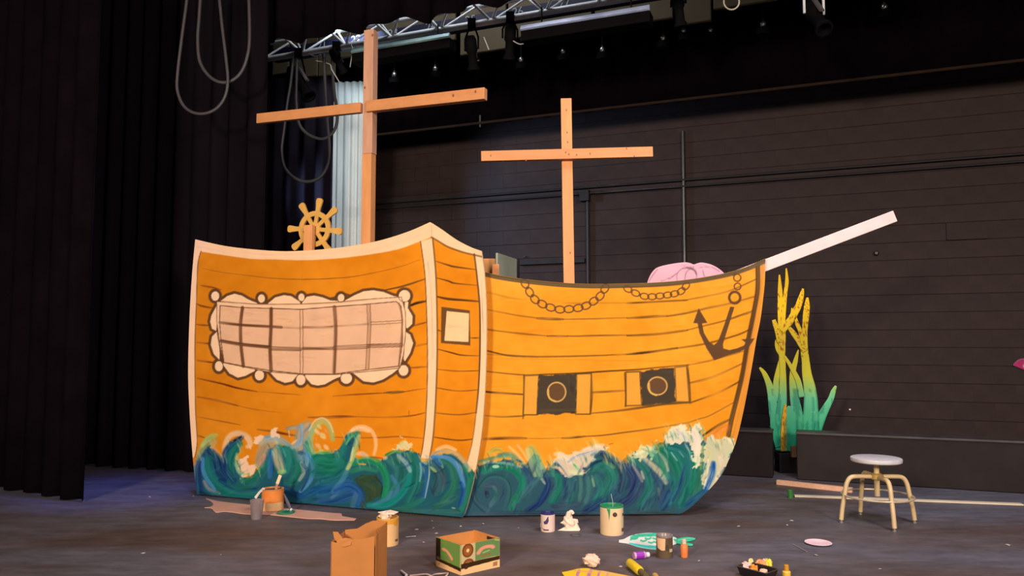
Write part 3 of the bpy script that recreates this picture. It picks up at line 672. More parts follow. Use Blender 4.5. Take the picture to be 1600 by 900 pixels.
cv.stroke(Fq((562, 190), (566, 400), (550, 725)), 5, (160, 112, 80), 0.45, 0.6, 0.3); cv.stroke(Fq((812, 180), (838, 330), (812, 700)), 3.2, (130, 88, 60), 0.65, 0.5, 0.3)
cv.stroke([(345, 470), (380, 474), (420, 476), (520, 474), (600, 466)], 2.0, (196, 144, 104), .6, .6, .4); cv.stroke(E((230, 338), (400, 358), (640, 372), (740, 378)), 4.6, MU, 0.92, 0.5, 0.4); cv.stroke(E((740, 378), (905, 385)), 4, MU, 0.4, 0.7, 0.6)
cv.stroke(Fq((20, 378), (140, 378), (260, 375)), 4.2, MU, 0.62, 0.7, 0.5); cv.stroke(Fq((260, 370), (560, 352)), 3.4, MU, 0.34, 0.8, 0.6)
for y_ in (330, 350): cv.stroke(Fq((575, y_ + 6), (700, y_), (840, y_ - 10)), 1.2, (110, 72, 46), 0.85)
cv.stroke(E((240, 490), (420, 520), (640, 542)), 5.8, MU, 0.95, 0.4, 0.3); cv.stroke(E((240, 484), (420, 513), (640, 535)), 1.2, (60, 36, 24), 0.8)
cv.stroke(E((660, 552), (900, 560)), 5, MU, 0.55, 0.5, 0.4); cv.stroke(Fq((20, 553), (150, 553), (270, 553)), 5.4, MU, 0.82, 0.5, 0.5)
cv.stroke(Fq((270, 550), (420, 545), (560, 535)), 5.4, MU, 0.45, 0.5, 0.5); cv.stroke(Fq((560, 530), (700, 528), (840, 525)), 5.2, MU, 0.62, 0.5, 0.4)
for a_, b_ in ((538, 565), (528, 562)): pass
cv.stroke(E((660, 538), (900, 546)), 1.1, (80, 50, 32), 0.8); cv.stroke(E((660, 566), (900, 574)), 1.1, (80, 50, 32), 0.8); cv.stroke(Fq((270, 535), (560, 520)), 1.1, (80, 50, 32), 0.8); cv.stroke(Fq((270, 565), (560, 552)), 1.1, (80, 50, 32), 0.7)
cv.stroke(Fq((560, 518), (840, 512)), 1.1, (80, 50, 32), 0.8); cv.stroke(Fq((560, 546), (840, 540)), 1.1, (80, 50, 32), 0.8)

def feather(line, cols, n, seed, lx, ly, spread):
    rg = random.Random(seed); L_ = resample(line, 400, False)
    for _ in range(n):
        x, y = L_[rg.randrange(400)]; x += rg.uniform(-4, 4); y += rg.uniform(-4, spread); a = rg.uniform(.6, 1.3)
        cv.stroke([(x - lx * a, y - ly * a), (x, y - ly * .1), (x + lx * a * .5, y + ly * a)], rg.uniform(1.6, 4.4), rg.choice(cols), rg.uniform(.35, .8), 0.8, 0.8, 0.6)
# waves on the stern
wave_s = Aq((-60, 900), (-40, 600), (28, 480), (60, 400), (110, 330), (160, 320), (205, 390), (250, 430), (280, 415), (290, 360), (330, 290), (400, 258), (435, 270), (405, 350), (392, 430), (402, 520), (450, 590), (520, 590), (590, 520), (620, 450), (640, 380), (690, 330), (740, 310), (820, 320), (880, 335), (930, 380), (960, 360), (980, 300), (1020, 290), (1060, 370), (1130, 385)) + \
    Bq((0, 345), (70, 345), (140, 320), (190, 260), (220, 190), (290, 178), (312, 200), (295, 260), (265, 370), (300, 395), (350, 378), (420, 388), (460, 405), (520, 378), (580, 338), (640, 328), (700, 328), (740, 325), (775, 345), (790, 400), (845, 400), (870, 365), (920, 345), (990, 340), (1050, 350), (1100, 400), (1150, 450), (1195, 480), (1300, 480), (1200, 900))
def wv(pts, wd, col, op=0.9, br=0.55, taper=0.25, soft=0.55): cv.stroke(pts, wd, col, op, soft, br, taper)
cv.fill(wave_s, (26, 84, 98), 1.0, rag=3.0)
k5 = 1 / 5.627
def A_(pts, w_, c, op=0.9, br=0.55): wv(Aq(*pts), w_ * k5, c, op, br)
def B_(pts, w_, c, op=0.9, br=0.55): wv(Bq(*pts), w_ / 5.0, c, op, br)
NAVY = (20, 46, 98); BLUE = (42, 105, 168); LBL = (98, 158, 205); GRN = (18, 122, 88); TEAL = (20, 112, 104); CR = (240, 200, 168); LIME = (158, 192, 112); GREY = (136, 132, 136)
A_([(-20, 720), (10, 600), (30, 500), (60, 420)], 50, GREY); A_([(30, 760), (60, 770), (150, 800)], 40, (110, 120, 110))
A_([(60, 430), (90, 340), (150, 280), (190, 300)], 70, (165, 165, 115)); A_([(90, 320), (130, 265), (170, 235), (212, 225)], 50, LIME); A_([(195, 245), (215, 290)], 30, (190, 170, 110))
A_([(180, 330), (230, 400), (250, 440)], 50, (210, 170, 130), .8); A_([(75, 760), (60, 620), (70, 500), (110, 410), (170, 370)], 80, NAVY)
A_([(150, 380), (210, 440), (240, 540), (300, 620)], 110, (20, 52, 98)); A_([(140, 430), (150, 540), (210, 640), (330, 720), (520, 740), (700, 720)], 95, TEAL)
A_([(97, 430), (95, 520), (130, 610), (200, 700)], 42, (76, 146, 196)); A_([(105, 630), (150, 700), (240, 735)], 40, (140, 132, 142))
A_([(80, 740), (200, 790), (420, 820), (640, 840)], 70, (18, 50, 72)); A_([(250, 620), (400, 690), (560, 700)], 70, (22, 70, 110)); A_([(320, 640), (450, 690), (580, 640)], 60, (26, 110, 90), .8)
A_([(280, 400), (290, 310), (330, 235), (390, 208), (450, 220), (500, 255), (512, 310), (488, 325)], 56, CR); A_([(470, 250), (500, 300), (515, 345)], 18, CR)
A_([(285, 450), (290, 380), (340, 310), (435, 245)], 60, (22, 60, 112)); A_([(370, 275), (432, 240)], 22, (16, 34, 72)); A_([(345, 600), (330, 470), (360, 370), (420, 300)], 85, (18, 116, 98))
A_([(395, 390), (388, 470), (410, 540), (450, 590)], 36, (168, 206, 140)); A_([(290, 450), (300, 540), (370, 630)], 75, (22, 56, 104))
cv.fill(Aq((415, 470), (440, 430), (470, 410), (495, 430), (490, 480), (530, 480), (575, 455), (590, 500), (550, 560), (510, 592), (440, 588), (420, 540)), CR, 0.95, rag=3)
A_([(430, 540), (470, 570), (500, 560)], 22, (150, 170, 110), .8); A_([(430, 622), (520, 612), (600, 545), (680, 450), (715, 370)], 56, (26, 118, 88)); A_([(560, 660), (640, 560), (700, 470)], 50, (40, 104, 110), .7)
cv.fill(Aq((545, 290), (548, 255), (580, 232), (625, 228), (650, 250), (625, 300), (570, 305)), CR, 0.95, rag=3)
A_([(590, 480), (612, 390), (655, 310), (740, 285)], 110, (172, 158, 140)); A_([(600, 300), (660, 260), (740, 270), (770, 320)], 60, (160, 170, 160)); A_([(600, 480), (620, 440), (640, 400)], 40, (196, 150, 120))
A_([(650, 250), (740, 240), (820, 290), (890, 340)], 60, (112, 162, 196)); cv.fill(Aq((690, 240), (695, 165), (720, 158), (755, 168), (740, 190), (775, 245)), CR, 0.95, rag=2)
A_([(765, 330), (830, 380), (850, 460), (830, 540)], 75, (34, 136, 122)); A_([(700, 370), (690, 460), (685, 590)], 66, (40, 100, 170)); A_([(714, 400), (718, 540)], 14, (16, 50, 80))
A_([(735, 355), (755, 440), (785, 530)], 95, (196, 186, 146)); A_([(770, 550), (810, 545)], 56, (150, 196, 112)); A_([(850, 345), (915, 420), (925, 530), (880, 630)], 90, (22, 116, 92))
A_([(800, 640), (900, 640), (950, 560)], 60, (26, 100, 92)); A_([(760, 680), (860, 720), (960, 760)], 90, (22, 64, 108)); A_([(780, 600), (760, 700)], 60, (20, 70, 92))
A_([(838, 170), (900, 158), (975, 155)], 46, (130, 158, 182), .8); A_([(1020, 140), (965, 200), (955, 300), (960, 420)], 120, (124, 156, 182), .85); A_([(880, 330), (930, 300), (960, 260)], 50, (140, 160, 176), .8)
A_([(850, 185), (858, 240)], 14, (220, 190, 170)); A_([(960, 130), (960, 260), (930, 330)], 40, (122, 160, 190)); A_([(880, 300), (920, 270)], 25, CR, .8)
A_([(1000, 520), (1020, 400), (1010, 290), (1050, 170)], 50, (122, 166, 190)); A_([(1012, 290), (1045, 380), (1065, 470)], 64, (16, 130, 102))
A_([(1065, 380), (1040, 280), (1065, 180), (1120, 110), (1180, 110), (1220, 170), (1238, 260)], 60, (150, 184, 124)); A_([(1030, 180), (1080, 100), (1150, 75), (1210, 120), (1240, 200)], 18, (232, 205, 160), .9)
for x, y, r_, c in ((1100, 195, 30, CR), (1150, 230, 40, (226, 216, 170)), (1110, 320, 36, (236, 186, 136)), (1180, 330, 30, CR), (1140, 370, 36, (200, 205, 130)), (1120, 150, 24, (200, 200, 150)), (1085, 260, 20, (230, 140, 60)), (1180, 190, 20, (226, 150, 90))): A_([(x - 12, y - 12), (x + 12, y + 14)], r_ * 1.3, c, .9)
A_([(1080, 385), (1160, 375), (1230, 380)], 30, (150, 200, 110))
A_([(955, 720), (1035, 630), (1066, 530), (1040, 430), (985, 385)], 46, (82, 146, 200)); A_([(960, 470), (985, 540), (945, 620)], 44, (170, 168, 160)); A_([(970, 480), (1012, 540), (1005, 630), (960, 710)], 32, (28, 64, 110)); A_([(930, 375), (990, 390)], 40, (70, 100, 120))
A_([(1100, 430), (1180, 430), (1238, 440)], 120, (18, 118, 92)); A_([(1080, 560), (1160, 560), (1238, 540)], 130, (22, 102, 100)); A_([(960, 770), (1060, 720), (1150, 690), (1238, 650)], 90, (22, 84, 138)); A_([(960, 820), (1100, 800), (1238, 800)], 80, (26, 76, 104))
A_([(1090, 660), (1160, 600), (1220, 560)], 30, (60, 130, 160), .6)
B_([(0, 420), (80, 430), (150, 420)], 190, (20, 118, 92)); B_([(20, 560), (120, 540), (200, 480)], 90, (26, 100, 110)); B_([(0, 650), (100, 620), (220, 560)], 110, (28, 88, 138)); B_([(0, 720), (150, 700), (290, 650)], 90, (30, 74, 134)); B_([(0, 750), (200, 760), (420, 780)], 50, (40, 84, 100))
B_([(100, 640), (180, 540), (235, 430)], 46, (84, 142, 170), .7); B_([(90, 690), (150, 640)], 30, (110, 130, 150), .6)
B_([(225, 190), (270, 145), (335, 133), (395, 160), (430, 220), (436, 290), (422, 352)], 34, (246, 198, 164)); B_([(250, 165), (320, 150), (380, 170)], 40, (246, 204, 170))
B_([(140, 390), (190, 290), (230, 220), (292, 185)], 62, (26, 120, 112)); B_([(205, 270), (240, 215), (280, 190)], 24, (110, 180, 90), .8); B_([(215, 290), (250, 230)], 22, (20, 76, 110)); B_([(300, 205), (278, 280), (250, 390), (215, 460)], 44, (198, 206, 120)); B_([(260, 300), (240, 400)], 20, (236, 226, 170), .8)
B_([(295, 345), (335, 345), (375, 375)], 44, (238, 190, 160))
B_([(540, 390), (620, 460), (600, 600), (540, 680)], 110, (44, 110, 104)); B_([(560, 700), (610, 610), (560, 520)], 44, (62, 116, 160), .8); B_([(250, 480), (340, 455), (440, 475)], 50, (44, 132, 100)); B_([(265, 420), (350, 392), (440, 415), (500, 480), (522, 580), (495, 690)], 66, (24, 146, 86))
cv.stroke(Bq((305, 425), (355, 428)), 3, (200, 160, 60), .9)
cv.fill(Bq((262, 550), (330, 512), (430, 518), (482, 590), (472, 690), (400, 715), (340, 730), (318, 640)), (44, 68, 46), 0.95, rag=3); B_([(430, 525), (484, 595), (472, 690)], 11, (22, 34, 36)); B_([(330, 560), (420, 620), (400, 700)], 40, (60, 76, 44), .6)
B_([(120, 640), (220, 600), (310, 660), (300, 740)], 90, (32, 84, 152)); B_([(280, 660), (250, 780)], 50, (90, 120, 150), .5); B_([(330, 720), (340, 770)], 40, (60, 70, 60))
B_([(380, 745), (520, 745), (630, 665), (692, 560), (712, 450)], 56, (20, 142, 130)); B_([(420, 740), (520, 700), (560, 640)], 36, (64, 130, 160), .8); B_([(610, 355), (672, 420), (704, 480)], 40, (170, 192, 196), .85); B_([(680, 340), (716, 410)], 24, LIME, .8)
B_([(710, 340), (750, 420), (755, 560), (690, 720)], 80, (26, 112, 96)); B_([(782, 420), (790, 480), (778, 560)], 20, (120, 180, 195)); B_([(560, 620), (640, 560), (690, 500)], 20, (24, 120, 110))
cv.fill(Bq((575, 320), (600, 262), (652, 222), (695, 265), (705, 320), (640, 318)), (224, 200, 146), 0.92, rag=5); B_([(600, 300), (650, 250), (690, 300)], 26, (200, 205, 140), .7); B_([(515, 355), (580, 330), (650, 332)], 30, (40, 140, 90)); B_([(520, 375), (500, 385)], 30, CR, .8)
B_([(805, 420), (832, 520), (830, 620), (780, 730)], 38, (28, 84, 158)); B_([(560, 790), (700, 760), (800, 700)], 60, (34, 110, 92)); B_([(850, 400), (852, 520), (820, 690)], 14, (178, 200, 196), .85); B_([(800, 390), (830, 420)], 36, (200, 200, 140), .8)
B_([(880, 420), (940, 520), (900, 650)], 110, (50, 80, 92)); B_([(960, 400), (1020, 440), (1046, 520), (1040, 620), (960, 720)], 66, (44, 116, 88)); B_([(930, 470), (970, 560), (950, 640)], 40, (70, 90, 100), .8); B_([(930, 390), (960, 450)], 24, LIME, .8); B_([(866, 450), (905, 485)], 26, LIME, .85)
B_([(1130, 440), (1176, 530), (1160, 640), (1100, 790)], 62, (34, 126, 90)); B_([(870, 380), (910, 335), (990, 325), (1060, 345), (1120, 400), (1170, 470)], 46, (178, 170, 146)); B_([(910, 312), (985, 288), (1060, 315)], 32, (240, 200, 160), .9)
B_([(890, 365), (990, 375), (1065, 430), (1105, 520), (1125, 600)], 44, (96, 154, 208)); B_([(880, 370), (920, 400), (940, 430)], 44, (34, 96, 170)); B_([(1100, 570), (1122, 650), (1092, 750)], 40, (26, 78, 152)); B_([(1160, 480), (1190, 440)], 30, (220, 190, 110), .7)
B_([(540, 790), (760, 800), (1000, 800), (1080, 800)], 60, (44, 96, 88)); B_([(880, 760), (1000, 720), (1060, 680)], 50, (52, 110, 92), .8); B_([(1030, 766), (1055, 772)], 10, (190, 200, 190)); B_([(860, 600), (880, 650)], 18, (36, 50, 90))
feather(wave_s[3:-2], [(150, 190, 190), (200, 200, 160), LIME, (60, 130, 140), (110, 160, 190), (30, 100, 100)], 110, 5, 3.5, 7, 16)
for i in range(70):
    x = 320 + random.random() * 410; y = 725 + random.random() * 75; cv.stroke([(x - 10, y + 3), (x, y), (x + 9, y - 6)], 2 + random.random() * 3, random.choice([(24, 70, 110), (30, 110, 100), (60, 120, 140), (20, 50, 90), (40, 130, 110)]), .45, .8, .8, .5)
ids = np.zeros(len(SP), int)
ids[inside(SP, wave_s)] = 1
union = np.zeros(len(SP), bool)
for s_ in shapes: union |= inside(SP, s_)
for k in knobs: union |= inside(SP, kp(k, 3))
union |= inside(SP, mainf); ids[union] = 2
ids[inside(SP, sw_out)] = 3
tm = np.zeros(len(SP), bool)
for p_ in (trim_top, trim_left, trim_mid, trim_right): tm |= inside(SP, p_)
ids[tm & (ids == 0)] = 4
V3 = on_plane(SP[:, 0], SP[:, 1], A0, sn); V3[:, 2] = np.maximum(V3[:, 2], 0.016)
Q = grid_quads(nu, nv)[:, ::-1]
# panel solids
def panel(name, outline, p0, n, parent, th=0.018):
    P = on_plane(outline[:, 0], outline[:, 1], p0, n); P[:, 2] = np.maximum(P[:, 2], 0.016); P = P - n * 0.0008
    return MB().prism(P[::-1], -n * th).build(name, ply, parent)
so = np.vstack([full_top[::4], full_top[-1:], resample(s_right, 50)[1:], resample(s_bot, 10)[::-1][1:], resample(s_left, 50)[::-1][1:-1]])
stern = panel('stern_flat', so, A0, sn, ship); tag(stern, 'front facing stern flat with the big painted window')
sk = split_skin(V3, Q, cv.albedo(), ids[Q[:, 0]], {0: 'painted_planking', 1: 'painted_waves', 2: 'painted_window', 3: 'side_window', 4: 'painted_trim'}, paint, stern)
for k, l_ in ((1, 'painted blue and green curling waves with foam'), (2, 'painted scalloped cream window with brown mullions'), (3, 'small square painted cream window'), (4, 'cream painted trim bands'), (0, 'orange painted planking with brown seams')):
    if k in sk: tag(sk[k], l_)

# hull flat
h_top = [(716, 418), (757, 425), (780, 430), (820, 436), (870, 441), (920, 443.5), (975, 443), (1020, 441.5), (1060, 438.5), (1100, 433), (1140, 425), (1170, 415.5), (1196, 404)]
h_right = [(1196, 404), (1195, 440), (1192, 470), (1188, 500), (1182, 530), (1176, 566), (1168, 610), (1160, 650), (1150, 690), (1138, 720), (1127, 742.5), (1100.5, 773), (1072, 798), (1052, 806)]
h_bot = [(716, 809.5), (800, 808.5), (900, 807.5), (1052, 806)]
h_left = [(716, 418), (716, 550), (716, 680), (716, 809.5)]
nu2, nv2 = 470, 400
HP = coons(h_top, h_right, h_bot, h_left, nu2, nv2).reshape(-1, 2)
cv = Canvas(HP, (230, 143, 28)); cv.tone(14, 0.016); cv.tone(8, 0.09)
for i in range(60):
    x = 760 + random.random() * 400; y = 445 + random.random() * 240; cv.stroke([(x - 30, y + 1), (x + 30, y - 1)], 10, (232 + random.randint(-8, 6), 147 + random.randint(-8, 10), 34 + random.randint(-8, 12)), 0.3, 0.9, 0.6)
cv.C += (np.clip((470 - HP[:, 1]) / 40, 0, 1) * np.array([4, 6, 16])[:, None]).T
OL = (92, 66, 24)
def hp(pts, w_=3, op=0.8, col=OL): cv.stroke(Hq(*pts), w_, col, op, 0.5, 0.6, 0.3)
hp([(100, 245), (200, 270), (290, 285)], 4, .35, (120, 100, 30)); hp([(480, 300), (640, 300), (800, 300)], 4, .4, (120, 100, 30)); hp([(800, 300), (900, 295), (1100, 285)], 4, .85); hp([(1080, 287), (1200, 265), (1320, 235), (1445, 180)], 3.4, .85)
hp([(90, 330), (250, 360), (350, 375)], 3.4, .5); hp([(350, 376), (480, 380)], 5, .9); hp([(480, 380), (650, 378), (800, 373)], 3, .7); hp([(800, 374), (1000, 364)], 4.6, .9); hp([(1000, 364), (1100, 348), (1200, 325), (1300, 305), (1445, 265)], 4.4, .9)
hp([(90, 430), (250, 450), (400, 463)], 3.4, .6); hp([(400, 465), (500, 466)], 4, .9); hp([(500, 464), (620, 463), (800, 460)], 3.4, .8); hp([(800, 462), (950, 455), (1100, 435)], 4.2, .85); hp([(1100, 435), (1200, 410), (1310, 380), (1430, 335)], 3.4, .6); hp([(1300, 385), (1430, 340)], 4.2, .8)
hp([(90, 535), (200, 560), (320, 567), (500, 565), (700, 560)], 3.6, .85); hp([(100, 555), (350, 568)], 3, .8); hp([(700, 560), (850, 552)], 3, .8); hp([(800, 555), (900, 545), (1050, 525)], 5, .95); hp([(1050, 525), (1200, 500), (1350, 460), (1425, 425)], 4, .75)
hp([(90, 575), (700, 585), (1420, 596)], 1, .45, (180, 110, 24))
hp([(90, 640), (280, 658), (400, 655), (550, 650), (700, 640), (850, 632), (950, 622), (1110, 608)], 3.2, .85); hp([(1110, 608), (1240, 580), (1395, 535)], 3.4, .7)
hp([(1110, 700), (1230, 668), (1380, 600)], 4, .75); hp([(1120, 797), (1250, 750), (1365, 690)], 4, .85); hp([(90, 742), (170, 750), (280, 756)], 4, .9, (60, 46, 24)); hp([(625, 746), (700, 742), (790, 737)], 4, .9)
hp([(90, 862), (180, 868), (285, 864)], 3.6, .85); hp([(625, 850), (750, 838), (870, 822), (1000, 803), (1110, 797)], 4.2, .9)
def pl2(pts, w_, op=0.85, col=OL): cv.stroke(pts, w_, col, op, 0.5, 0.6, 0.3)
pl2([(755, 686), (775, 685), (800, 684.6), (822, 685)], 5.4, .9, (104, 66, 26)); pl2([(820, 685), (860, 685), (882, 684)], 1.8, .7); pl2([(878, 685), (900, 683), (915, 682)], 4.4, .9); pl2([(910, 682), (940, 680.5), (978, 675.5), (1019, 670), (1053, 664), (1076, 660), (1091, 655), (1110, 649), (1150, 627)], 3.4, .85)
pl2([(1098, 681), (1119, 667), (1140, 655)], 5, .9); pl2([(952, 694), (958, 693)], 1.6, .8)
# stem
cv.stroke([(1190, 410), (1188, 450), (1183, 500), (1176, 540), (1168, 590), (1158, 640), (1148, 685)], 11, (196, 128, 50), 0.85, 0.5, 0.4)
cv.stroke(Hq((1452, 105), (1452, 230), (1432, 350), (1402, 500), (1377, 650), (1352, 760), (1322, 880), (1306, 960)), 8, (82, 56, 28), 0.93, 0.4, 0.3)
cv.stroke([(1193, 408), (1191, 430)], 5, (196, 140, 90), 0.7, 0.5, 0.4); cv.stroke([(1105, 690), (1122, 676), (1134, 668)], 14, (206, 120, 60), .6, .8, .4)
# gun ports
PD = (66, 54, 40)
for q in (((105, 145), (222, 140), (208, 470), (93, 470)), ((540, 130), (662, 125), (652, 465), (530, 465)), ((950, 115), (1065, 110), (1080, 390), (950, 395)), ((1358, 75), (1455, 65), (1478, 365), (1368, 360))):
    cv.fill(Gq(*q), (224, 150, 52)); cv.stroke(Gq(*q), 2.6, (90, 64, 26), .8, .5, .4, closed=True, straight=True)
port1 = Gq((226, 140), (542, 130), (532, 455), (208, 470)); port2 = Gq((1066, 110), (1350, 75), (1364, 370), (1080, 387))
for pt in (port1, port2):
    cv.fill(pt, PD, rag=1.5)
cv.stroke(Gq((250, 440), (400, 430), (520, 440)), 8, (82, 66, 46), .6, .8, .6); cv.stroke(Gq((480, 150), (500, 300)), 8, (60, 48, 36), .6, .8, .6); cv.stroke(Gq((1120, 120), (1330, 100)), 8, (78, 62, 48), .5, .8, .6)
for cx, cy, rx, ry in ((372, 280, 76, 80), (1212, 230, 80, 74)):
    c_ = Gq((cx, cy))[0]; cv.disc(c_[0], c_[1], rx / 5.333, ry / 5.333, (96, 66, 40)); cv.ring(c_[0], c_[1], rx / 5.333, ry / 5.333, 2.6, (206, 158, 84)); cv.stroke(Gq((cx - 70, cy - 20), (cx - 60, cy + 50), (cx - 10, cy + 78)), 3, (224, 172, 80), .8)
cv.stroke(Gq((660, 130), (668, 300), (655, 460)), 3, OL, .85, .5, .4); cv.stroke(Gq((940, 120), (948, 300), (945, 400)), 3, OL, .85, .5, .4); cv.stroke(Gq((100, 140), (98, 300), (92, 500)), 3, OL, .85, .5, .4); cv.stroke(Gq((1460, 60), (1475, 200), (1485, 370)), 4, OL, .85, .5, .4)
cv.stroke(Gq((1090, 388), (1250, 384), (1480, 365)), 4, OL, .8, .5, .5)
# rail, chains, anchor
cv.stroke([(p[0], p[1] + 3.5) for p in h_top], 7.5, (82, 68, 44), 0.95, 0.3, 0.25)
cv.stroke([(1120, 431), (1170, 418), (1195, 408)], 3, (110, 90, 60), .6, .6, .5)
CH = (92, 62, 36)
chain1 = [(180, 205), (245, 325), (318, 425), (420, 490), (535, 538), (665, 566), (790, 560), (920, 545), (1030, 512), (1135, 450), (1222, 380), (1290, 275)]
chain2 = [(105, 258), (165, 290), (235, 315), (295, 318), (355, 312), (415, 305), (470, 295), (522, 275), (558, 235)]
def chain(c, rx, ry, w_):
    for i, (x, y) in enumerate(c):
        a = c[max(i - 1, 0)]; b = c[min(i + 1, len(c) - 1)]; cv.ring(x, y, rx, ry, w_, CH, math.atan2(b[1] - a[1], b[0] - a[0]))
        if i: cv.stroke([((x + c[i - 1][0]) / 2 - .6, (y + c[i - 1][1]) / 2 - 1.5), ((x + c[i - 1][0]) / 2 + .6, (y + c[i - 1][1]) / 2 + 1.5)], 3.2, CH, .7)
c1 = Qq(*chain1); c2 = Kq(*chain2); chain(c1, 7.6, 5.4, 2.5); chain(c2, 6.8, 4.6, 2.3)
AN = (84, 56, 34)
anchor = Kq((905, 395), (938, 398), (885, 570), (848, 690), (852, 722), (900, 735), (960, 720), (1010, 700), (1026, 678), (988, 650), (1095, 644), (1050, 712), (980, 748), (880, 778), (780, 816), (720, 722), (665, 605), (650, 527), (616, 524), (658, 408), (727, 522), (685, 527), (700, 600), (740, 668), (778, 696), (808, 670), (850, 560))
cv.fill(anchor, AN, 0.95); cr = Kq((940, 325))[0]; cv.ring(cr[0], cr[1], 8.6, 9.0, 4.6, AN)
for (x, y, r_) in ((962, 238, 5.2), (960, 170, 5.6)):
    c_ = Kq((x, y))[0]; cv.ring(c_[0], c_[1], r_, r_, 2.5, CH)
cv.stroke(Kq((925, 150), (945, 140)), 3, CH, .8)
# hull waves
wave_h = [(700, 900), (700, 740)] + Cq((0, 470), (40, 350), (100, 330), (150, 320), (240, 300), (330, 300), (420, 350), (480, 300), (530, 250), (580, 300), (620, 400), (690, 380), (700, 300), (760, 280), (830, 300), (920, 260), (1020, 220), (1110, 190), (1180, 240), (1215, 290)) + \
    Dq((30, 290), (90, 320), (140, 360), (200, 375), (250, 320), (260, 290), (320, 270), (380, 235), (440, 232), (460, 270), (520, 215), (525, 160), (560, 95), (640, 95), (700, 88), (735, 130), (745, 92), (815, 82), (838, 160), (850, 190), (905, 150), (950, 180), (1020, 172), (1085, 205), (1090, 270)) + [(1180, 700), (1180, 900)]
cv.fill([(x, y + 5) for x, y in wave_h], (38, 78, 92), 1.0, rag=3.0)
def C_(pts, w_, c, op=0.88, br=0.6): wv(Cq(*pts), w_ / 5.627, c, op, br, 0.2, 0.6)
def D_(pts, w_, c, op=0.88, br=0.6): wv(Dq(*pts), w_ / 5.296, c, op, br, 0.2, 0.6)
C_([(140, 270), (190, 235), (240, 240)], 60, (160, 165, 80), .75); C_([(40, 350), (150, 320), (250, 300), (330, 290)], 40, (110, 150, 110)); C_([(230, 290), (330, 285), (430, 360)], 60, (96, 142, 122))
C_([(310, 215), (390, 285), (470, 390)], 30, (240, 190, 130)); C_([(385, 198), (440, 270), (470, 330)], 26, (240, 185, 130)); C_([(500, 240), (550, 330), (590, 460)], 110, (132, 182, 128)); C_([(470, 240), (500, 360), (540, 470)], 40, (200, 205, 150), .7); C_([(600, 380), (620, 430)], 50, (160, 180, 140), .7)
C_([(90, 430), (200, 390), (330, 400), (410, 470), (430, 560), (385, 680)], 84, (20, 132, 96)); C_([(50, 570), (120, 490), (230, 475), (310, 530), (325, 640), (280, 760)], 62, (44, 92, 96)); C_([(100, 560), (180, 560), (210, 640), (150, 720)], 80, (58, 78, 96)); C_([(110, 590), (120, 650)], 40, (44, 50, 70)); C_([(150, 730), (205, 640), (180, 570)], 46, (54, 112, 108), .8); C_([(0, 560), (20, 680), (120, 780)], 70, (44, 74, 88)); C_([(330, 770), (370, 650)], 56, (34, 126, 92))
C_([(60, 355), (180, 350), (300, 362), (430, 395)], 26, (156, 186, 170), .85); C_([(40, 390), (150, 375), (260, 380)], 22, (40, 96, 90)); cv.disc(*Cq((195, 388))[0], 5.6, 2.6, (164, 208, 180), .9); C_([(380, 330), (430, 350)], 20, (50, 90, 110))
C_([(440, 400), (490, 480), (500, 570)], 44, (42, 66, 108)); C_([(430, 640), (500, 560), (560, 500)], 60, (60, 105, 115)); C_([(470, 780), (590, 690), (655, 560), (630, 460)], 64, (20, 42, 96)); C_([(560, 730), (610, 640), (640, 560)], 30, (24, 60, 110)); C_([(600, 500), (630, 540)], 26, (180, 180, 180), .8); C_([(600, 430), (660, 440)], 40, (60, 84, 100))
C_([(690, 690), (745, 590), (745, 480), (700, 450)], 84, (36, 128, 104)); C_([(720, 420), (790, 480), (800, 580)], 34, (28, 56, 96))
cv.fill(Cq((700, 300), (760, 272), (830, 292), (920, 250), (1020, 220), (1110, 190), (1180, 232), (1100, 270), (1040, 330), (990, 400), (960, 470), (860, 480), (800, 450), (750, 380), (680, 370)), (222, 198, 166), 0.9, rag=5)
C_([(720, 280), (800, 320), (900, 380)], 50, (226, 206, 170)); C_([(830, 345), (930, 290), (1080, 250)], 28, (152, 164, 186)); C_([(940, 260), (1060, 215), (1140, 200)], 40, (236, 206, 180)); C_([(720, 340), (790, 420), (835, 490)], 20, (72, 108, 128)); C_([(880, 370), (935, 430)], 26, (90, 188, 120)); C_([(850, 430), (950, 455)], 44, (196, 214, 150)); C_([(640, 390), (740, 400), (790, 450)], 34, (236, 196, 150)); C_([(1040, 290), (1120, 260), (1180, 280)], 40, (90, 120, 130), .8)
C_([(870, 500), (860, 600), (830, 700)], 96, (56, 106, 114)); C_([(940, 480), (945, 580), (930, 690)], 40, (84, 128, 112)); C_([(1010, 480), (1020, 580), (980, 690)], 74, (60, 112, 104)); C_([(1030, 420), (1120, 350), (1210, 400), (1190, 520), (1100, 680)], 120, (28, 112, 94)); C_([(1080, 480), (1110, 580), (1060, 710)], 70, (44, 122, 112), .8); C_([(1040, 470), (1060, 560)], 26, (150, 190, 130), .7)
C_([(975, 430), (1040, 370), (1120, 338), (1200, 350)], 30, (26, 44, 86)); C_([(1140, 300), (1238, 330)], 40, (44, 84, 96)); C_([(980, 780), (1120, 700), (1238, 610)], 90, (30, 50, 98)); C_([(700, 740), (800, 740), (940, 720)], 70, (52, 64, 88), .8); C_([(0, 805), (600, 800), (1238, 800)], 56, (52, 70, 88)); C_([(780, 640), (820, 560)], 40, (34, 70, 100))
D_([(0, 420), (60, 440), (95, 530), (40, 660)], 120, (36, 112, 98)); D_([(0, 320), (100, 370), (175, 470), (150, 620)], 84, (40, 62, 88)); D_([(20, 370), (100, 425)], 40, (112, 150, 104), .75); D_([(120, 350), (180, 380)], 34, (120, 120, 100), .7); D_([(100, 560), (60, 700)], 60, (34, 80, 96))
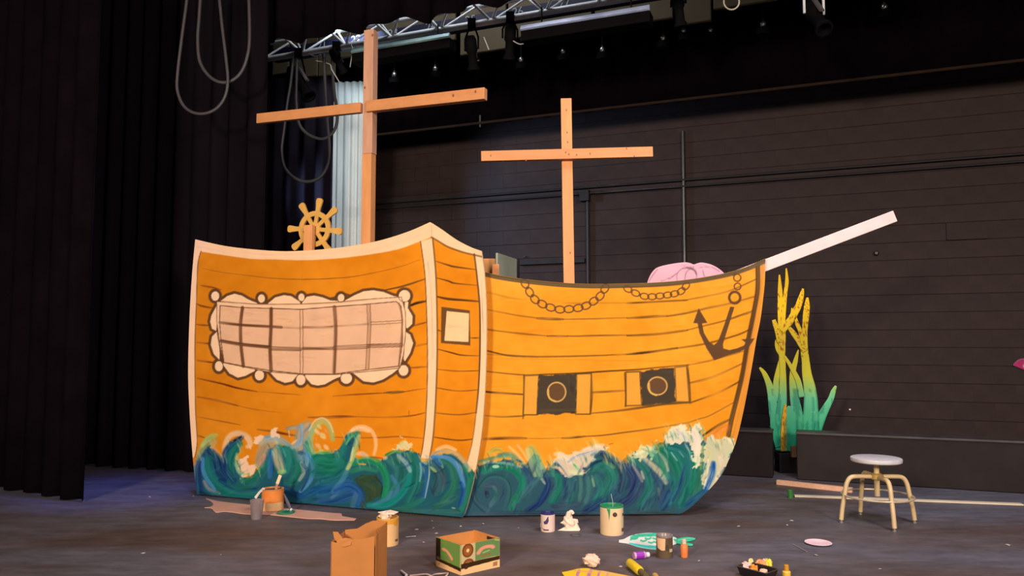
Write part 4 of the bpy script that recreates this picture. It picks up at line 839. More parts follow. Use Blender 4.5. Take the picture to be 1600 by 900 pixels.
D_([(220, 400), (285, 520), (240, 650), (140, 730)], 130, (38, 50, 94)); D_([(255, 400), (300, 470), (335, 540)], 28, (170, 160, 146), .8); D_([(230, 350), (320, 400), (385, 490), (395, 610), (320, 740)], 76, (32, 116, 98)); D_([(330, 460), (350, 520)], 26, (190, 190, 160), .8)
cv.fill(Dq((250, 330), (270, 285), (320, 270), (380, 235), (440, 232), (455, 275), (430, 330), (350, 360)), (204, 206, 152), 0.88, rag=6); D_([(280, 320), (350, 290), (430, 260)], 30, (230, 220, 176), .8); D_([(330, 270), (400, 300)], 22, (150, 170, 120), .7)
D_([(420, 320), (500, 400), (540, 500)], 80, (62, 150, 108)); D_([(340, 340), (420, 410), (480, 470), (530, 550)], 56, (204, 196, 160)); D_([(480, 310), (530, 370), (550, 450)], 34, (200, 196, 160), .8); D_([(430, 480), (500, 580), (480, 680)], 60, (50, 76, 104)); D_([(470, 600), (480, 660)], 26, (130, 130, 130), .6)
D_([(470, 265), (560, 310), (620, 400), (645, 520), (590, 680)], 130, (20, 122, 90)); D_([(560, 265), (660, 300), (725, 400), (725, 560), (650, 720)], 130, (26, 112, 104)); D_([(560, 480), (600, 600), (560, 720)], 60, (40, 120, 120), .8); D_([(690, 430), (655, 560), (590, 700)], 56, (30, 70, 108), .85); D_([(575, 300), (625, 370)], 12, (160, 206, 190), .9); D_([(690, 230), (730, 300), (740, 360)], 20, (150, 190, 180), .8); D_([(640, 290), (680, 340)], 10, (120, 190, 170), .8)
D_([(740, 300), (775, 420), (735, 620)], 60, (20, 122, 86)); D_([(835, 430), (815, 560), (770, 660)], 74, (38, 122, 78)); D_([(900, 580), (800, 660), (700, 740)], 54, (28, 82, 124)); D_([(560, 640), (500, 760)], 84, (28, 60, 108)); D_([(440, 640), (350, 770)], 90, (46, 92, 104), .85); D_([(700, 600), (660, 740)], 60, (26, 104, 96)); D_([(480, 230), (540, 225), (580, 225)], 24, (30, 80, 80)); D_([(240, 800), (500, 800), (600, 790)], 40, (60, 80, 84))
cv.fill(Dq((520, 200), (525, 150), (560, 92), (640, 92), (700, 86), (738, 130), (745, 90), (815, 80), (838, 160), (842, 250), (806, 390), (780, 440), (760, 330), (735, 225), (650, 215), (560, 222)), (226, 214, 180), 0.92, rag=6)
D_([(560, 130), (640, 170), (700, 210)], 40, (206, 206, 170), .7); D_([(620, 110), (690, 180), (730, 215)], 26, (198, 190, 200), .8); D_([(540, 180), (600, 150)], 30, (170, 190, 140), .7); D_([(600, 120), (640, 160)], 5, (90, 110, 80), .9); D_([(760, 130), (790, 220), (790, 330)], 50, (234, 208, 190), .8); D_([(790, 300), (785, 420)], 26, (200, 215, 170), .8)
cv.fill(Dq((842, 200), (905, 152), (950, 182), (1020, 172), (1085, 205), (1088, 275), (1020, 430), (960, 540), (900, 610), (850, 600), (840, 480), (850, 340)), (206, 198, 156), 0.92, rag=5)
D_([(900, 190), (960, 260), (1000, 330)], 60, (186, 176, 140), .7); D_([(1030, 180), (1078, 215)], 26, (246, 216, 176), .9); D_([(860, 260), (900, 300), (880, 360)], 40, (190, 190, 130), .7); D_([(980, 340), (1000, 420), (950, 520)], 40, (226, 206, 176), .8); D_([(840, 230), (832, 330), (820, 440)], 26, (110, 150, 84), .9); D_([(925, 390), (915, 480), (870, 600)], 54, (28, 90, 166), .95); D_([(880, 360), (875, 480), (845, 600)], 18, (226, 220, 196), .85); D_([(850, 390), (850, 480)], 26, (200, 210, 180), .7)
feather(wave_h[2:-2], [(206, 206, 160), (150, 190, 140), (230, 214, 176), (90, 150, 120), (200, 180, 120), (46, 110, 110)], 190, 9, 4, 8, 18)
for i in range(110):
    x = 760 + random.random() * 350; y = 725 + random.random() * 75; cv.stroke([(x - 5, y + 9), (x, y), (x + 3, y - 10)], 2 + random.random() * 4, random.choice([(28, 48, 92), (40, 100, 100), (60, 110, 120), (36, 60, 96), (30, 110, 88), (56, 70, 90)]), .45, .8, .8, .5)
V3 = on_plane(HP[:, 0], HP[:, 1], B0, hn); V3[:, 2] = np.maximum(V3[:, 2], 0.016)
Q = grid_quads(nu2, nv2)[:, ::-1]
ids = np.zeros(len(HP), int); ids[inside(HP, wave_h)] = 1
ids[inside(HP, anchor)] = 2
for (x, y, r_) in ((cr[0], cr[1], 11), (*Kq((962, 238))[0], 6.4), (*Kq((960, 170))[0], 6.6)): ids[(np.hypot(HP[:, 0] - x, HP[:, 1] - y) < r_) & (HP[:, 1] > 429)] = 2
def near(P, pts, r): 
    o = np.zeros(len(P), bool)
    for x, y in cat(pts, 4): o |= np.hypot(P[:, 0] - x, P[:, 1] - y) < r
    return o
ids[near(HP, c1, 6.8) & (HP[:, 1] > 446)] = 3; ids[near(HP, c2, 5.8) & (HP[:, 1] > 447)] = 4
ids[inside(HP, port1)] = 5; ids[inside(HP, port2)] = 6
railp = np.vstack([np.array(h_top) - [0, 3], (np.array(h_top) + [0, 7])[::-1]]); ids[inside(HP, railp)] = 7
ho = np.vstack([resample(h_top, 60), resample(h_right, 60)[1:], resample(h_bot, 12)[::-1][1:], resample(h_left, 12)[::-1][1:-1]])
hull = panel('hull_flat', ho, B0, hn, ship); tag(hull, 'long hull flat curving up to the bow')
sk = split_skin(V3, Q, cv.albedo(), ids[Q[:, 0]], {0: 'painted_planking', 1: 'painted_waves', 2: 'painted_anchor', 3: 'painted_chain', 4: 'painted_chain', 5: 'painted_gun_port', 6: 'painted_gun_port', 7: 'painted_rail'}, paint, hull)
for k, l_ in ((0, 'orange painted hull planking'), (1, 'painted teal and navy waves with pale foam'), (2, 'painted dark brown anchor under two rings'), (3, 'longer painted chain of brown links'), (4, 'shorter painted chain of brown links'), (5, 'left painted black gun port with a gold ring'), (6, 'right painted black gun port with a gold ring'), (7, 'dark painted rail line')):
    if k in sk: tag(sk[k], l_)
# timber framing behind the flats
pine = mat('pine_timber', alb((226, 152, 92)), 0.65, var=0.10, scale=6, stretch=(3, 3, 0.6), bump=0.05)
pine2 = mat('pine_timber_pale', alb((216, 142, 86)), 0.65, var=0.08, scale=6, stretch=(0.6, 3, 3), bump=0.05)
for f in (0.15, 0.5, 0.85):
    p = A0 * (1 - f) + A1 * f - sn * 0.045; MB().box(p + UP * 0.85, (0.07, 0.045, 1.68), (sd, sn, UP)).build('batten', pine, stern)
for f in (0.05, 0.45, 0.8):
    p = B0 * (1 - f) + B1 * f - hn * 0.045; MB().box(p + UP * 0.80, (0.07, 0.045, 1.58), (hd, hn, UP)).build('batten', pine, hull)

# masts
def knot(mb_parent, c, n, r):
    a = np.cross(n, UP); a /= np.linalg.norm(a); q = [c + n * 0.0008 + a * r * 0.8 * math.cos(t_) + UP * r * 1.2 * math.sin(t_) for t_ in np.linspace(0, 2 * math.pi, 9)[:-1]]
    MB().prism(q, -n * 0.0006).build('knot', mat('pine_knot', alb((150, 88, 48)), 0.6), mb_parent)
m1dir = np.array([math.cos(math.radians(-20.3)), math.sin(math.radians(-20.3)), 0]); m1n = np.array([m1dir[1], -m1dir[0], 0])
M1 = at_y(572, 300, 7.15); M1 = np.array([M1[0], M1[1], 0])
m1 = thing_part = bpy.data.objects.new('mast', None); COL.objects.link(m1); m1.parent = ship; m1.location = M1 - origin(ship); tag(m1, 'taller mast with its yard behind the stern')
z1 = on_plane(575, 46, M1, m1n)[2]; zj = on_plane(571, 240, M1, m1n)[2]
MB().box(M1 - m1n * 0.045 + UP * zj / 2, (0.100, 0.09, zj - 0.001), (m1dir, m1n, UP)).build('post', pine, m1, bevel=0.004)
MB().box(M1 - m1n * 0.045 + UP * (zj + z1) / 2 + m1dir * 0.004, (0.104, 0.09, z1 - zj - 0.001), (m1dir, m1n, UP)).build('post', mat('pine_timber_pink', alb((212, 156, 124)), 0.65, var=0.10, scale=6, stretch=(3, 3, 0.6), bump=0.05), m1, bevel=0.004)
ya = on_plane(403, 186, M1 + m1n * 0.02, m1n); yb = on_plane(759, 147, M1 + m1n * 0.02, m1n); zy = (ya[2] + yb[2]) / 2; ym = on_plane(570, 168, M1, m1n)
ya[2] += 0.0; MB().beam(ya, ym - m1dir * 0.035, 0.098, 0.05, m1n).build('yard', pine2, m1, bevel=0.004); MB().beam(ym + m1dir * 0.03, yb, 0.105, 0.07, m1n).build('yard', pine2, m1, bevel=0.004)
for px_, py_, o_ in ((708, 149, .056), (743, 143, .056), (570, 137, .002), (582, 55, .002)): knot(m1, on_plane(px_, py_, M1 + m1n * o_, m1n), m1n, 0.012)
M2 = at_y(888, 300, 6.75); M2 = np.array([M2[0], M2[1], 0]); m2dir = np.array([0.9995, -0.03, 0]); m2n = np.array([m2dir[1], -m2dir[0], 0])
m2 = bpy.data.objects.new('mast', None); COL.objects.link(m2); m2.parent = ship; m2.location = M2 - origin(ship); tag(m2, 'shorter mast with a level yard behind the hull')
tp2 = on_plane(884.3, 155, M2, m2n); bt2 = on_plane(889, 441, M2, m2n); slope = (tp2 - bt2) / (tp2[2] - bt2[2]); ft2 = bt2 - slope * bt2[2]
MB().beam(ft2, tp2, 0.096, 0.06, m2n).build('post', pine, m2, bevel=0.004)
ya = on_plane(752, 245, M2 + m2n * 0.065, m2n); yb = on_plane(1019.5, 238, M2 + m2n * 0.065, m2n)
MB().beam(ya, yb, 0.090, 0.06, m2n).build('yard', pine2, m2, bevel=0.004)
for px_, py_ in ((767, 243), (822, 250), (884, 238), (889, 241), (901, 242), (922, 240), (979, 232), (991, 244)): knot(m2, on_plane(px_, py_, M2 + m2n * 0.0955, m2n), m2n, 0.008)
for px_, py_ in ((885, 172), (886, 207), (887, 222), (891, 395)): knot(m2, on_plane(px_, py_, M2 + m2n * 0.0305, m2n), m2n, 0.008)
# bowsprit
wp = mat('white_painted_timber', alb((224, 198, 190)), 0.6, var=0.06, scale=7)
bs = B0 - hn * 0.07
b0 = on_plane(1150, 432, bs, hn); b1 = on_plane(1397, 338, bs, hn)
MB().beam(b0, b1, 0.098, 0.045, hn).build('bowsprit', wp, ship, bevel=0.004)
# helm wheel
WY = at_y(492, 358, 6.95); wd_ = np.array([math.cos(math.radians(-18)), math.sin(math.radians(-18)), 0]); wn = np.array([wd_[1], -wd_[0], 0])
hw_m = mat('helm_paint', alb((214, 160, 74)), 0.6, var=0.08, scale=12)
helm = bpy.data.objects.new('helm', None); COL.objects.link(helm); helm.parent = ship; helm.location = np.array([WY[0], WY[1], 0]) - origin(ship); tag(helm, 'flat wooden ship wheel on a post above the stern')
pm = 6.95 / F; ro, ri = 28.5 * pm, 20.5 * pm
MB().lathe([(ri, -.011), (ro, -.011), (ro, .011), (ri, .011)], WY, 36, (wd_, UP, wn), closed=True).build('rim', hw_m, helm, True)
MB().lathe([(0, -.013), (.062, -.013), (.062, .013), (0, .013)], WY, 24, (wd_, UP, wn)).build('hub', hw_m, helm, True)
for a_ in (80, 122, 177, 217, 262, 307, 353, 39):
    r_ = math.radians(a_); d_ = wd_ * math.cos(r_) + UP * math.sin(r_); s_ = -wd_ * math.sin(r_) + UP * math.cos(r_); ol = []
    pr = [(0.03, .017), (ri + .006, .019), (ro - .004, .022), (ro + .02, .021), (ro + .06, .027), (ro + .095, .033), (ro + .112, .028), (ro + .12, .014)]
    ol = [WY + d_ * q + s_ * h_ - wn * .009 for q, h_ in pr] + [WY + d_ * q - s_ * h_ - wn * .009 for q, h_ in pr[::-1]]
    MB().prism(ol[::-1], wn * .018).build('spoke', hw_m, helm)
pc = WY + wn * 0.06 - wd_ * 0.02; zt2 = at_y(488, 352, 6.9)[2]
MB().box(np.array([pc[0], pc[1], zt2 / 2]), (0.088, 0.045, zt2), (wd_, wn, UP)).build('stand_post', pine, helm, bevel=0.003)

# ------------------------------------------------------------------ things behind the ship
def upright(px0, px1, ytop, Y, th, m, name, label, cat_, yaw=0.0):
    a = at_y(px0, ytop, Y); b = at_y(px1, ytop, Y); z = a[2]; c = (a + b) / 2; d = np.array([math.cos(yaw), math.sin(yaw), 0]); n = np.array([d[1], -d[0], 0])
    return tag(MB().box((c[0], c[1], z / 2), (np.linalg.norm(b - a) / max(math.cos(yaw), .2), th, z), (d, n, UP)).build(name, m, None, bevel=0.004), label, cat_)
upright(735, 774, 405, 7.3, 0.12, mat('pine_box', alb((232, 160, 88)), 0.65, var=0.08), 'wooden_upright', 'pale wooden upright behind the ship where stern and hull meet', 'board')
upright(769, 780, 413, 6.9, 0.05, mat('pine_box_red', alb((226, 146, 84)), 0.65, var=0.08), 'wooden_upright', 'narrow reddish wooden board beside the grey green panel behind the hull', 'board')
a = at_y(776, 418, 7.05); b = at_y(806, 405, 7.6); bz = b[2]; d = (b - a); d[2] = 0; d /= np.linalg.norm(d); n = np.array([d[1], -d[0], 0])
gp = thing('grey_panel', 'grey green painted flat standing on edge behind the hull', 'panel', (a + b) / 2 * np.array([1, 1, 0]))
ll = np.linalg.norm((b - a)[:2]); cc = np.array([(a[0] + b[0]) / 2, (a[1] + b[1]) / 2, bz / 2])
MB().box(cc, (ll, 0.02, bz), (d, n, UP)).build('sheet', mat('grey_green_paint', alb((158, 164, 142)), 0.7, var=0.06), gp, bevel=0.002)
MB().box(np.array([b[0], b[1], bz / 2]) + d * 0.02, (0.04, 0.05, bz), (d, n, UP)).build('edge_strip', blk2, gp)
# pink dome cut-out
def paint_flat(name, label, cat_, top, right, bottom, left, unp, n, th, nu, nv, base, fn, group=None, edge=None, parent=None):
    G = coons(top, right, bottom, left, nu, nv).reshape(-1, 2); c = Canvas(G, base); fn(c)
    V = unp(G[:, 0], G[:, 1]); Vb = V - np.asarray(n) * th; N = len(V); q = grid_quads(nu, nv)[:, ::-1]; o3 = np.array([V[:, 0].mean(), V[:, 1].mean(), min(V[:, 2].min(), Vb[:, 2].min())])
    per = list(range(0, nu)) + [j * nu + nu - 1 for j in range(1, nv)] + [(nv - 1) * nu + i for i in range(nu - 2, -1, -1)] + [j * nu for j in range(nv - 2, 0, -1)]
    sides = [(per[i], N + per[i], N + per[(i + 1) % len(per)], per[(i + 1) % len(per)]) for i in range(len(per))]
    Q_ = np.vstack([q, q[:, ::-1] + N, np.array(sides)]); C_ = np.vstack([c.albedo(), np.tile(alb(edge or base), (N, 1))])
    if parent is not None: o3 = origin(parent)
    me = new_mesh(name, np.vstack([V, Vb]) - o3, quads=Q_, colors=C_, m=paint); o = link(name, me, parent)
    if parent is None: o.location = o3; tag(o, label, cat_, group)
    elif label: o['label'] = label
    return o
pk = thing('pink_dome', 'pink dome shaped cut-out with dark folds peeking over the hull', 'cut-out', at_y(1070, 500, 6.75) * np.array([1, 1, 0]))
def pink_fn(c):
    c.tone(8, .05)
    for L_ in (((360, 195), (440, 170), (500, 125)), ((490, 200), (490, 140), (540, 95), (620, 85)), ((550, 190), (560, 130), (590, 105)), ((540, 98), (600, 95), (640, 140), (640, 180)), ((690, 110), (700, 150), (715, 170)), ((270, 200), (300, 150), (340, 100)), ((480, 140), (440, 170)), ((640, 100), (700, 85), (760, 90), (820, 120)), ((530, 70), (560, 85), (620, 95))):
        c.stroke(Kq(*L_), 1.7, (150, 104, 122), .85, .5, .4, .4)
    c.stroke(Kq((570, 92), (625, 110), (640, 140)), 2.4, (90, 56, 70), .8, .5)
paint_flat('cutout_face', None, None, Kq((258, 205), (275, 160), (300, 120), (340, 88), (430, 65), (540, 50), (590, 55), (620, 66), (655, 55), (690, 52), (750, 65), (810, 95), (860, 140), (870, 190)), [(1134, 438), (1134, 520)], [(1011, 520), (1134, 520)], [(1011.6, 441), (1011, 520)],
           lambda x, y: at_y(x, y, 6.75), (0, -1, 0), 0.012, 130, 60, (214, 166, 176), pink_fn, parent=pk)
for x in (1022, 1062):
    p = at_y(x, 500, 6.79); MB().box((p[0], 6.79, 0.80), (0.05, 0.03, 1.60)).build('leg', pine, pk)

# ------------------------------------------------------------------ coral cut-out
CY = 8.5
cblk = on_floor(1228, 734)
pz = at_y(1228, 707, CY)[2]
cb_ = at_y(1229, 707, CY); tag(MB().box((cb_[0] + 0.02, CY + 0.02, (pz - .004) / 2), (0.24, 0.16, pz - .004)).build('black_block', mat('charcoal_block', (0.016, 0.013, 0.014), 0.7, var=.2, spec=.1), None, bevel=.006), 'dark grey block under the coral cut-out in the gap of the platforms', 'block')
coral = thing('coral_cutout', 'yellow and green painted coral cut-out standing behind the low platform', 'cut-out', (cb_[0], CY, pz))
R_ = lambda *p: [(1130 + x / 2.81, 400 + y / 2.81) for x, y in p]
def frond(pts, widths, name, lay, dots=0.0, ybase=None):
    c = cat(R_(*pts), 8); n = len(c); w_ = np.interp(np.linspace(0, 1, n), np.linspace(0, 1, len(widths)), widths) / 2.81
    T = np.gradient(c, axis=0); T /= np.linalg.norm(T, axis=1)[:, None]; Nn = np.stack([-T[:, 1], T[:, 0]], 1); ac = np.linspace(-.5, .5, 7)
    G = (c[:, None] + Nn[:, None] * (w_[:, None, None] * ac[None, :, None])).reshape(-1, 2); cvs = Canvas(G, (230, 196, 50))
    y = G[:, 1]; f = np.clip((y - 585) / 38, 0, 1)[:, None]; g2 = np.clip((y - 620) / 70, 0, 1)[:, None]; tpf = np.clip((y - 480) / 100, 0, 1)[:, None]
    colr = np.array([250, 200, 36]) * (1 - tpf) + np.array([218, 206, 62]) * tpf
    colr = colr * (1 - f) + np.array([112, 202, 150]) * f; colr = colr * (1 - g2) + np.array([44, 158, 112]) * g2
    if dots == 2: colr = np.tile(np.array([232, 170, 40.]), (len(G), 1))
    cvs.C = colr.astype(float)
    if dots:
        zz = vnoise(G[:, 0] * .95 + 7 * lay, G[:, 1] * .95); m_ = (zz > .74) & ((y < 558) & (y > 425 + 25 * lay % 40) | (dots == 2)); cvs.C[m_] = (176, 92, 34)
        m_ = (zz < .16) & (y < 540); cvs.C[m_] = (244, 180, 90)
    else:
        pass
    st = vnoise(G[:, 0] * .30 + lay * 9, G[:, 1] * .03); dk = (f[:, 0] > .6) & (st > .66); cvs.C[dk] = cvs.C[dk] * .62 + np.array([8, 40, 34])
    Y_ = CY - 0.004 * lay
    V = at_y(G[:, 0], G[:, 1], Y_); Vb = V + np.array([0, .0035, 0]); N = len(V); q = grid_quads(7, n)[:, ::-1]
    per = list(range(7)) + [j * 7 + 6 for j in range(1, n)] + [(n - 1) * 7 + i for i in range(5, -1, -1)] + [j * 7 for j in range(n - 2, 0, -1)]
    sides = [(per[i], N + per[i], N + per[(i + 1) % len(per)], per[(i + 1) % len(per)]) for i in range(len(per))]
    al_ = cvs.albedo(); me = new_mesh(name, np.vstack([V, Vb]) - origin(coral), quads=np.vstack([q, q[:, ::-1] + N, np.array(sides)]), colors=np.vstack([al_, al_]), m=paint)
    return link(name, me, coral)
frond([(262, 855), (262, 780), (255, 700), (262, 600), (262, 500), (258, 420), (258, 330), (252, 230), (250, 150), (247, 82)], [40, 60, 50, 34, 26, 30, 34, 26, 20, 5], 'coral_branch', 3, 1)
frond([(262, 320), (266, 240), (274, 160), (280, 110), (277, 54)], [18, 20, 16, 16, 5], 'coral_branch', 4, 1)
frond([(255, 330), (290, 290), (325, 230), (340, 190), (351, 143)], [30, 32, 30, 26, 9], 'coral_branch', 5, 1)
frond([(248, 380), (238, 330), (228, 300), (222, 280)], [22, 22, 20, 16], 'coral_branch', 5, 1)
frond([(300, 280), (302, 250), (302, 228)], [18, 12, 4], 'coral_branch', 2, 0)
frond([(258, 440), (240, 410), (234, 380), (240, 360)], [16, 18, 14, 8], 'coral_branch', 2, 0)
frond([(390, 790), (385, 720), (385, 640), (380, 580), (368, 520), (362, 460), (355, 400), (358, 330), (364, 260), (368, 220), (370, 182)], [70, 70, 62, 52, 42, 34, 34, 24, 28, 26, 8], 'coral_branch', 3, 1)
frond([(360, 420), (330, 370), (305, 335), (290, 315)], [26, 24, 22, 14], 'coral_branch', 4, 1)
frond([(352, 390), (338, 330), (326, 300), (318, 270)], [20, 18, 18, 10], 'coral_branch', 5, 1)
frond([(345, 620), (330, 550), (300, 490), (270, 440)], [26, 24, 18, 10], 'seaweed_blade', 4, 0)
frond([(250, 800), (225, 700), (212, 610), (200, 560), (180, 515), (160, 490)], [50, 44, 34, 28, 20, 8], 'seaweed_blade', 2, 0)
frond([(235, 640), (232, 560), (242, 500), (248, 455)], [30, 26, 20, 6], 'seaweed_blade', 1, 0)
frond([(330, 800), (325, 700), (310, 600), (305, 520), (318, 460), (330, 412)], [60, 50, 36, 26, 20, 4], 'seaweed_blade', 2, 0)
frond([(400, 790), (425, 720), (450, 670), (472, 630), (484, 595), (495, 570)], [50, 44, 34, 26, 22, 8], 'seaweed_blade', 2, 0)
frond([(365, 790), (385, 740), (395, 700), (408, 680)], [60, 40, 20, 4], 'seaweed_blade', 5, 0)
frond([(245, 840), (228, 780), (215, 730), (212, 690)], [30, 30, 18, 4], 'seaweed_blade', 5, 0)
frond([(232, 800), (222, 765), (206, 745)], [20, 18, 4], 'seaweed_blade', 4, 0)
frond([(275, 856), (280, 800), (290, 720), (300, 660)], [90, 100, 70, 30], 'seaweed_blade', 4, 0)
frond([(340, 850), (345, 780), (360, 720)], [120, 110, 60], 'seaweed_blade', 1, 0)
frond([(265, 858), (266, 800), (268, 720), (273, 652)], [26, 26, 22, 8], 'coral_branch', 7, 2)
sh = at_y(1240, 708, 8.36); tag(MB().box((sh[0], 8.36, pz + .03), (.05, .05, .12)).build('wood_offcut', mat('brown_offcut', alb((120, 84, 60)), .7), None, bevel=.004), 'small brown wood block at the foot of the coral', 'block')
# magenta fish nose on the wall at the right edge
def mag_fn(c):
    c.stroke([(1584, 570), (1592, 562), (1604, 560)], 3, (150, 90, 110), .8, .6); c.disc(1603, 571, 5, 5, (222, 150, 150)); c.stroke([(1586, 570), (1600, 568)], 6, (176, 44, 96), .7, .6)
paint_flat('fish_cutout', 'magenta fish cut-out fixed to the block wall at the right edge', 'cut-out', [(1583, 569), (1592, 561.5), (1604, 560), (1625, 562), (1645, 568)], [(1645, 568), (1645, 570)], [(1583, 571), (1592, 574.5), (1604, 579), (1625, 580), (1645, 570)], [(1583, 569), (1583, 571)],
           lambda x, y: on_wall(x, y, 0.02), WN, 0.01, 60, 24, (164, 52, 98), mag_fn)

# ------------------------------------------------------------------ stool
feet = [on_floor(1314.6, 816.4), on_floor(1344.6, 803.5), on_floor(1429.3, 817), on_floor(1397.8, 830.3)]
sc0 = sum(feet) / 4; st = thing('shop_stool', 'round seated metal shop stool with four splayed beige legs', 'stool', sc0)
seat_z = at_y(1369, 716, sc0[1])[2]; sr = 37.0 / F * sc0[1]
sC = on_plane(1369, 719, sc0, (0, 1, 0)); sC = np.array([sC[0], sc0[1], 0])
bgm = mat('beige_enamel', alb((206, 176, 128)), 0.4, var=.08, spec=.6)
MB().lathe([(0, -.030), (sr * .93, -.030), (sr * .99, -.022), (sr, -.004), (sr * .985, .004), (sr * .95, .007), (0, .007)], sC + UP * seat_z, 40).build('seat', mat('grey_seat', alb((196, 190, 188)), .45, var=.08, scale=20), st, True)
zb = at_y(1369, 745, sc0[1])[2]
MB().tube([sC + UP * (seat_z - .03), sC + UP * at_y(1369, 775, sc0[1])[2]], 0.021, 14).build('screw_post', bgm, st, True)
MB().lathe([(0, -.016), (.05, -.016), (.05, .016), (.03, .03), (0, .03)], sC + UP * zb, 18).build('collar', mat('brassy_collar', alb((196, 160, 90)), .4, .3), st, True)
for f_ in feet:
    d = f_ - sC; d[2] = 0; L_ = np.linalg.norm(d); d /= L_
    P = cat([sC + UP * zb, sC + d * L_ * .45 + UP * (zb + .004), sC + d * L_ * .70 + UP * (zb - .004), sC + d * L_ * .82 + UP * (zb - .05), sC + d * L_ * .88 + UP * (zb - .13), sC + d * L_ * .955 + UP * .12, sC + d * L_ + UP * .022], 5)
    lg = MB().tube(P, 0.0175, 10).build('leg', bgm, st, True)
    MB().lathe([(0, 0), (.017, 0), (.017, .010), (.010, .013), (.010, .03), (0, .03)], sC + d * L_, 12).build('foot_glide', mat('dull_steel', (.35, .33, .30), .4, .7), lg, True)
zr_ = at_y(1369, 774, sc0[1])[2]; rr_ = np.mean([np.linalg.norm((f_ - sC)[:2]) for f_ in feet]) * .915
MB().tube([sC + UP * zr_ + np.array([math.cos(a) * rr_, math.sin(a) * rr_, 0]) for a in np.linspace(0, 2 * math.pi, 41)], .008, 8, False).build('foot_ring', mat('steel_ring', alb((196, 178, 150)), .35, .3), st, True)

# ------------------------------------------------------------------ boards on the floor, green cup
def board(px0, py0, px1, py1, wd, th, m, name, label):
    a = on_floor(px0, py0); b = on_floor(px1, py1); d = (b - a) / np.linalg.norm(b - a); n = np.array([-d[1], d[0], 0])
    return tag(MB().beam(a + n * wd / 2 + UP * (th / 2 + .001), b + n * wd / 2 + UP * (th / 2 + .001), wd, th, UP).build(name, m, None, bevel=.002), label, 'board')
board(1213, 757.5, 1331, 770.5, .05, .045, mat('offcut_pine', alb((226, 172, 138)), .65, var=.1, stretch=(1, 4, 4)), 'timber_board', 'short pinkish timber lying on the floor left of the stool')
board(1242, 777, 1600, 790.5, .07, .012, mat('pale_strip', alb((222, 204, 172)), .6, var=.08, stretch=(1, 4, 4)), 'timber_strip', 'long thin pale strip of wood lying under the stool')
def px_m(y): return (y - HZ) / H
g = on_floor(1236.5, 778.5); gm = mat('green_plastic', alb((52, 122, 54)), .4)
gk = 1 / px_m(778)
tag(MB().lathe([(0, 0), (.0215, 0), (.025, .07), (.022, .07), (.019, .006), (0, .006)], g + np.array([0, .02, 0]), 20).build('green_cup', gm, None, True), 'small green plastic cup at the left tip of the long strip', 'cup')

# ------------------------------------------------------------------ cans and other things on the floor
steel = mat('can_steel', alb((190, 176, 160)), .35, .6)
def can(px, ybase, wpx, ytop, label, body_m, paint_m=None, band=None, rim_m=None, name='paint_can', rim_gap=0.012, lean=0):
    f = on_floor(px, ybase); r = wpx / 2 / px_m(ybase); c = f + np.array([0, r, 0]); h = at_y(px, ytop, f[1])[2]
    o = thing(name, label, 'can', c)
    MB().lathe([(0, 0), (r * .97, 0), (r, .006), (r, h - .006), (r * 1.01, h - .003), (r, h), (r * .9, h), (r * .88, h - .008), (r * .9, h - .02), (r * .97, h - .03), (r * .97, .01), (0, .01)], c, 32).build('body', body_m, o, True)
    if rim_m: MB().lathe([(r * 1.005, h - .010), (r * 1.02, h - .004), (r * 1.01, h + .002), (r * .89, h + .002), (r * .87, h - .010)], c, 32, closed=True).build('rim', rim_m, o, True)
    if paint_m: MB().lathe([(0, h - .05), (r * .955, h - .05), (r * .955, h - .03), (r * .885, h - .018), (r * .885, h - .007), (0, h - .007)], c, 28).build('paint', paint_m, o, True)
    return o, c, r, h
def label_arc(parent, c, r, a0, a1, z0, z1, m, name='label', off=.0012):
    q = MB(); n = 12; V = []; Fc = []
    for i in range(n + 1):
        a = math.radians(a0 + (a1 - a0) * i / n)
        for z in (z0, z1): V.append(c + np.array([math.cos(a) * (r + off), math.sin(a) * (r + off), z])); 
    for i in range(n): Fc.append((2 * i, 2 * i + 2, 2 * i + 3, 2 * i + 1))
    k = len(V); V2 = [v - (v - c) * np.array([1, 1, 0]) * (off * .8 / (r + off)) for v in V]; q.add(V + V2, Fc + [tuple(k + j for j in f[::-1]) for f in Fc])
    return q.build(name, m, parent, True)
def wedge(parent, c, r, pts, m, name, off=.0016):  # painted shape wrapped round the can: pts = (angle, z)
    A_s = np.array([p[0] for p in pts], float); n = 22; k = len(pts); cols = []
    for a in np.linspace(A_s.min() + .2, A_s.max() - .2, n):
        zs_ = []
        for i in range(k):
            (a0, z0), (a1, z1) = pts[i], pts[(i + 1) % k]
            if (a0 > a) != (a1 > a): zs_.append(z0 + (z1 - z0) * (a - a0) / (a1 - a0))
        if len(zs_) >= 2: cols.append((a, min(zs_), max(zs_)))
    V = []; Fc = []
    for a, z0, z1 in cols:
        a = math.radians(a)
        for o_ in (off, off * .3):
            for z in (z0, z1): V.append(c + np.array([math.cos(a) * (r + o_), math.sin(a) * (r + o_), z]))
    for i in range(len(cols) - 1):
        b = 4 * i; Fc += [(b, b + 4, b + 5, b + 1), (b + 2, b + 3, b + 7, b + 6), (b + 1, b + 5, b + 7, b + 3), (b, b + 2, b + 6, b + 4)]
    return MB().add(V, Fc).build(name, m, parent)
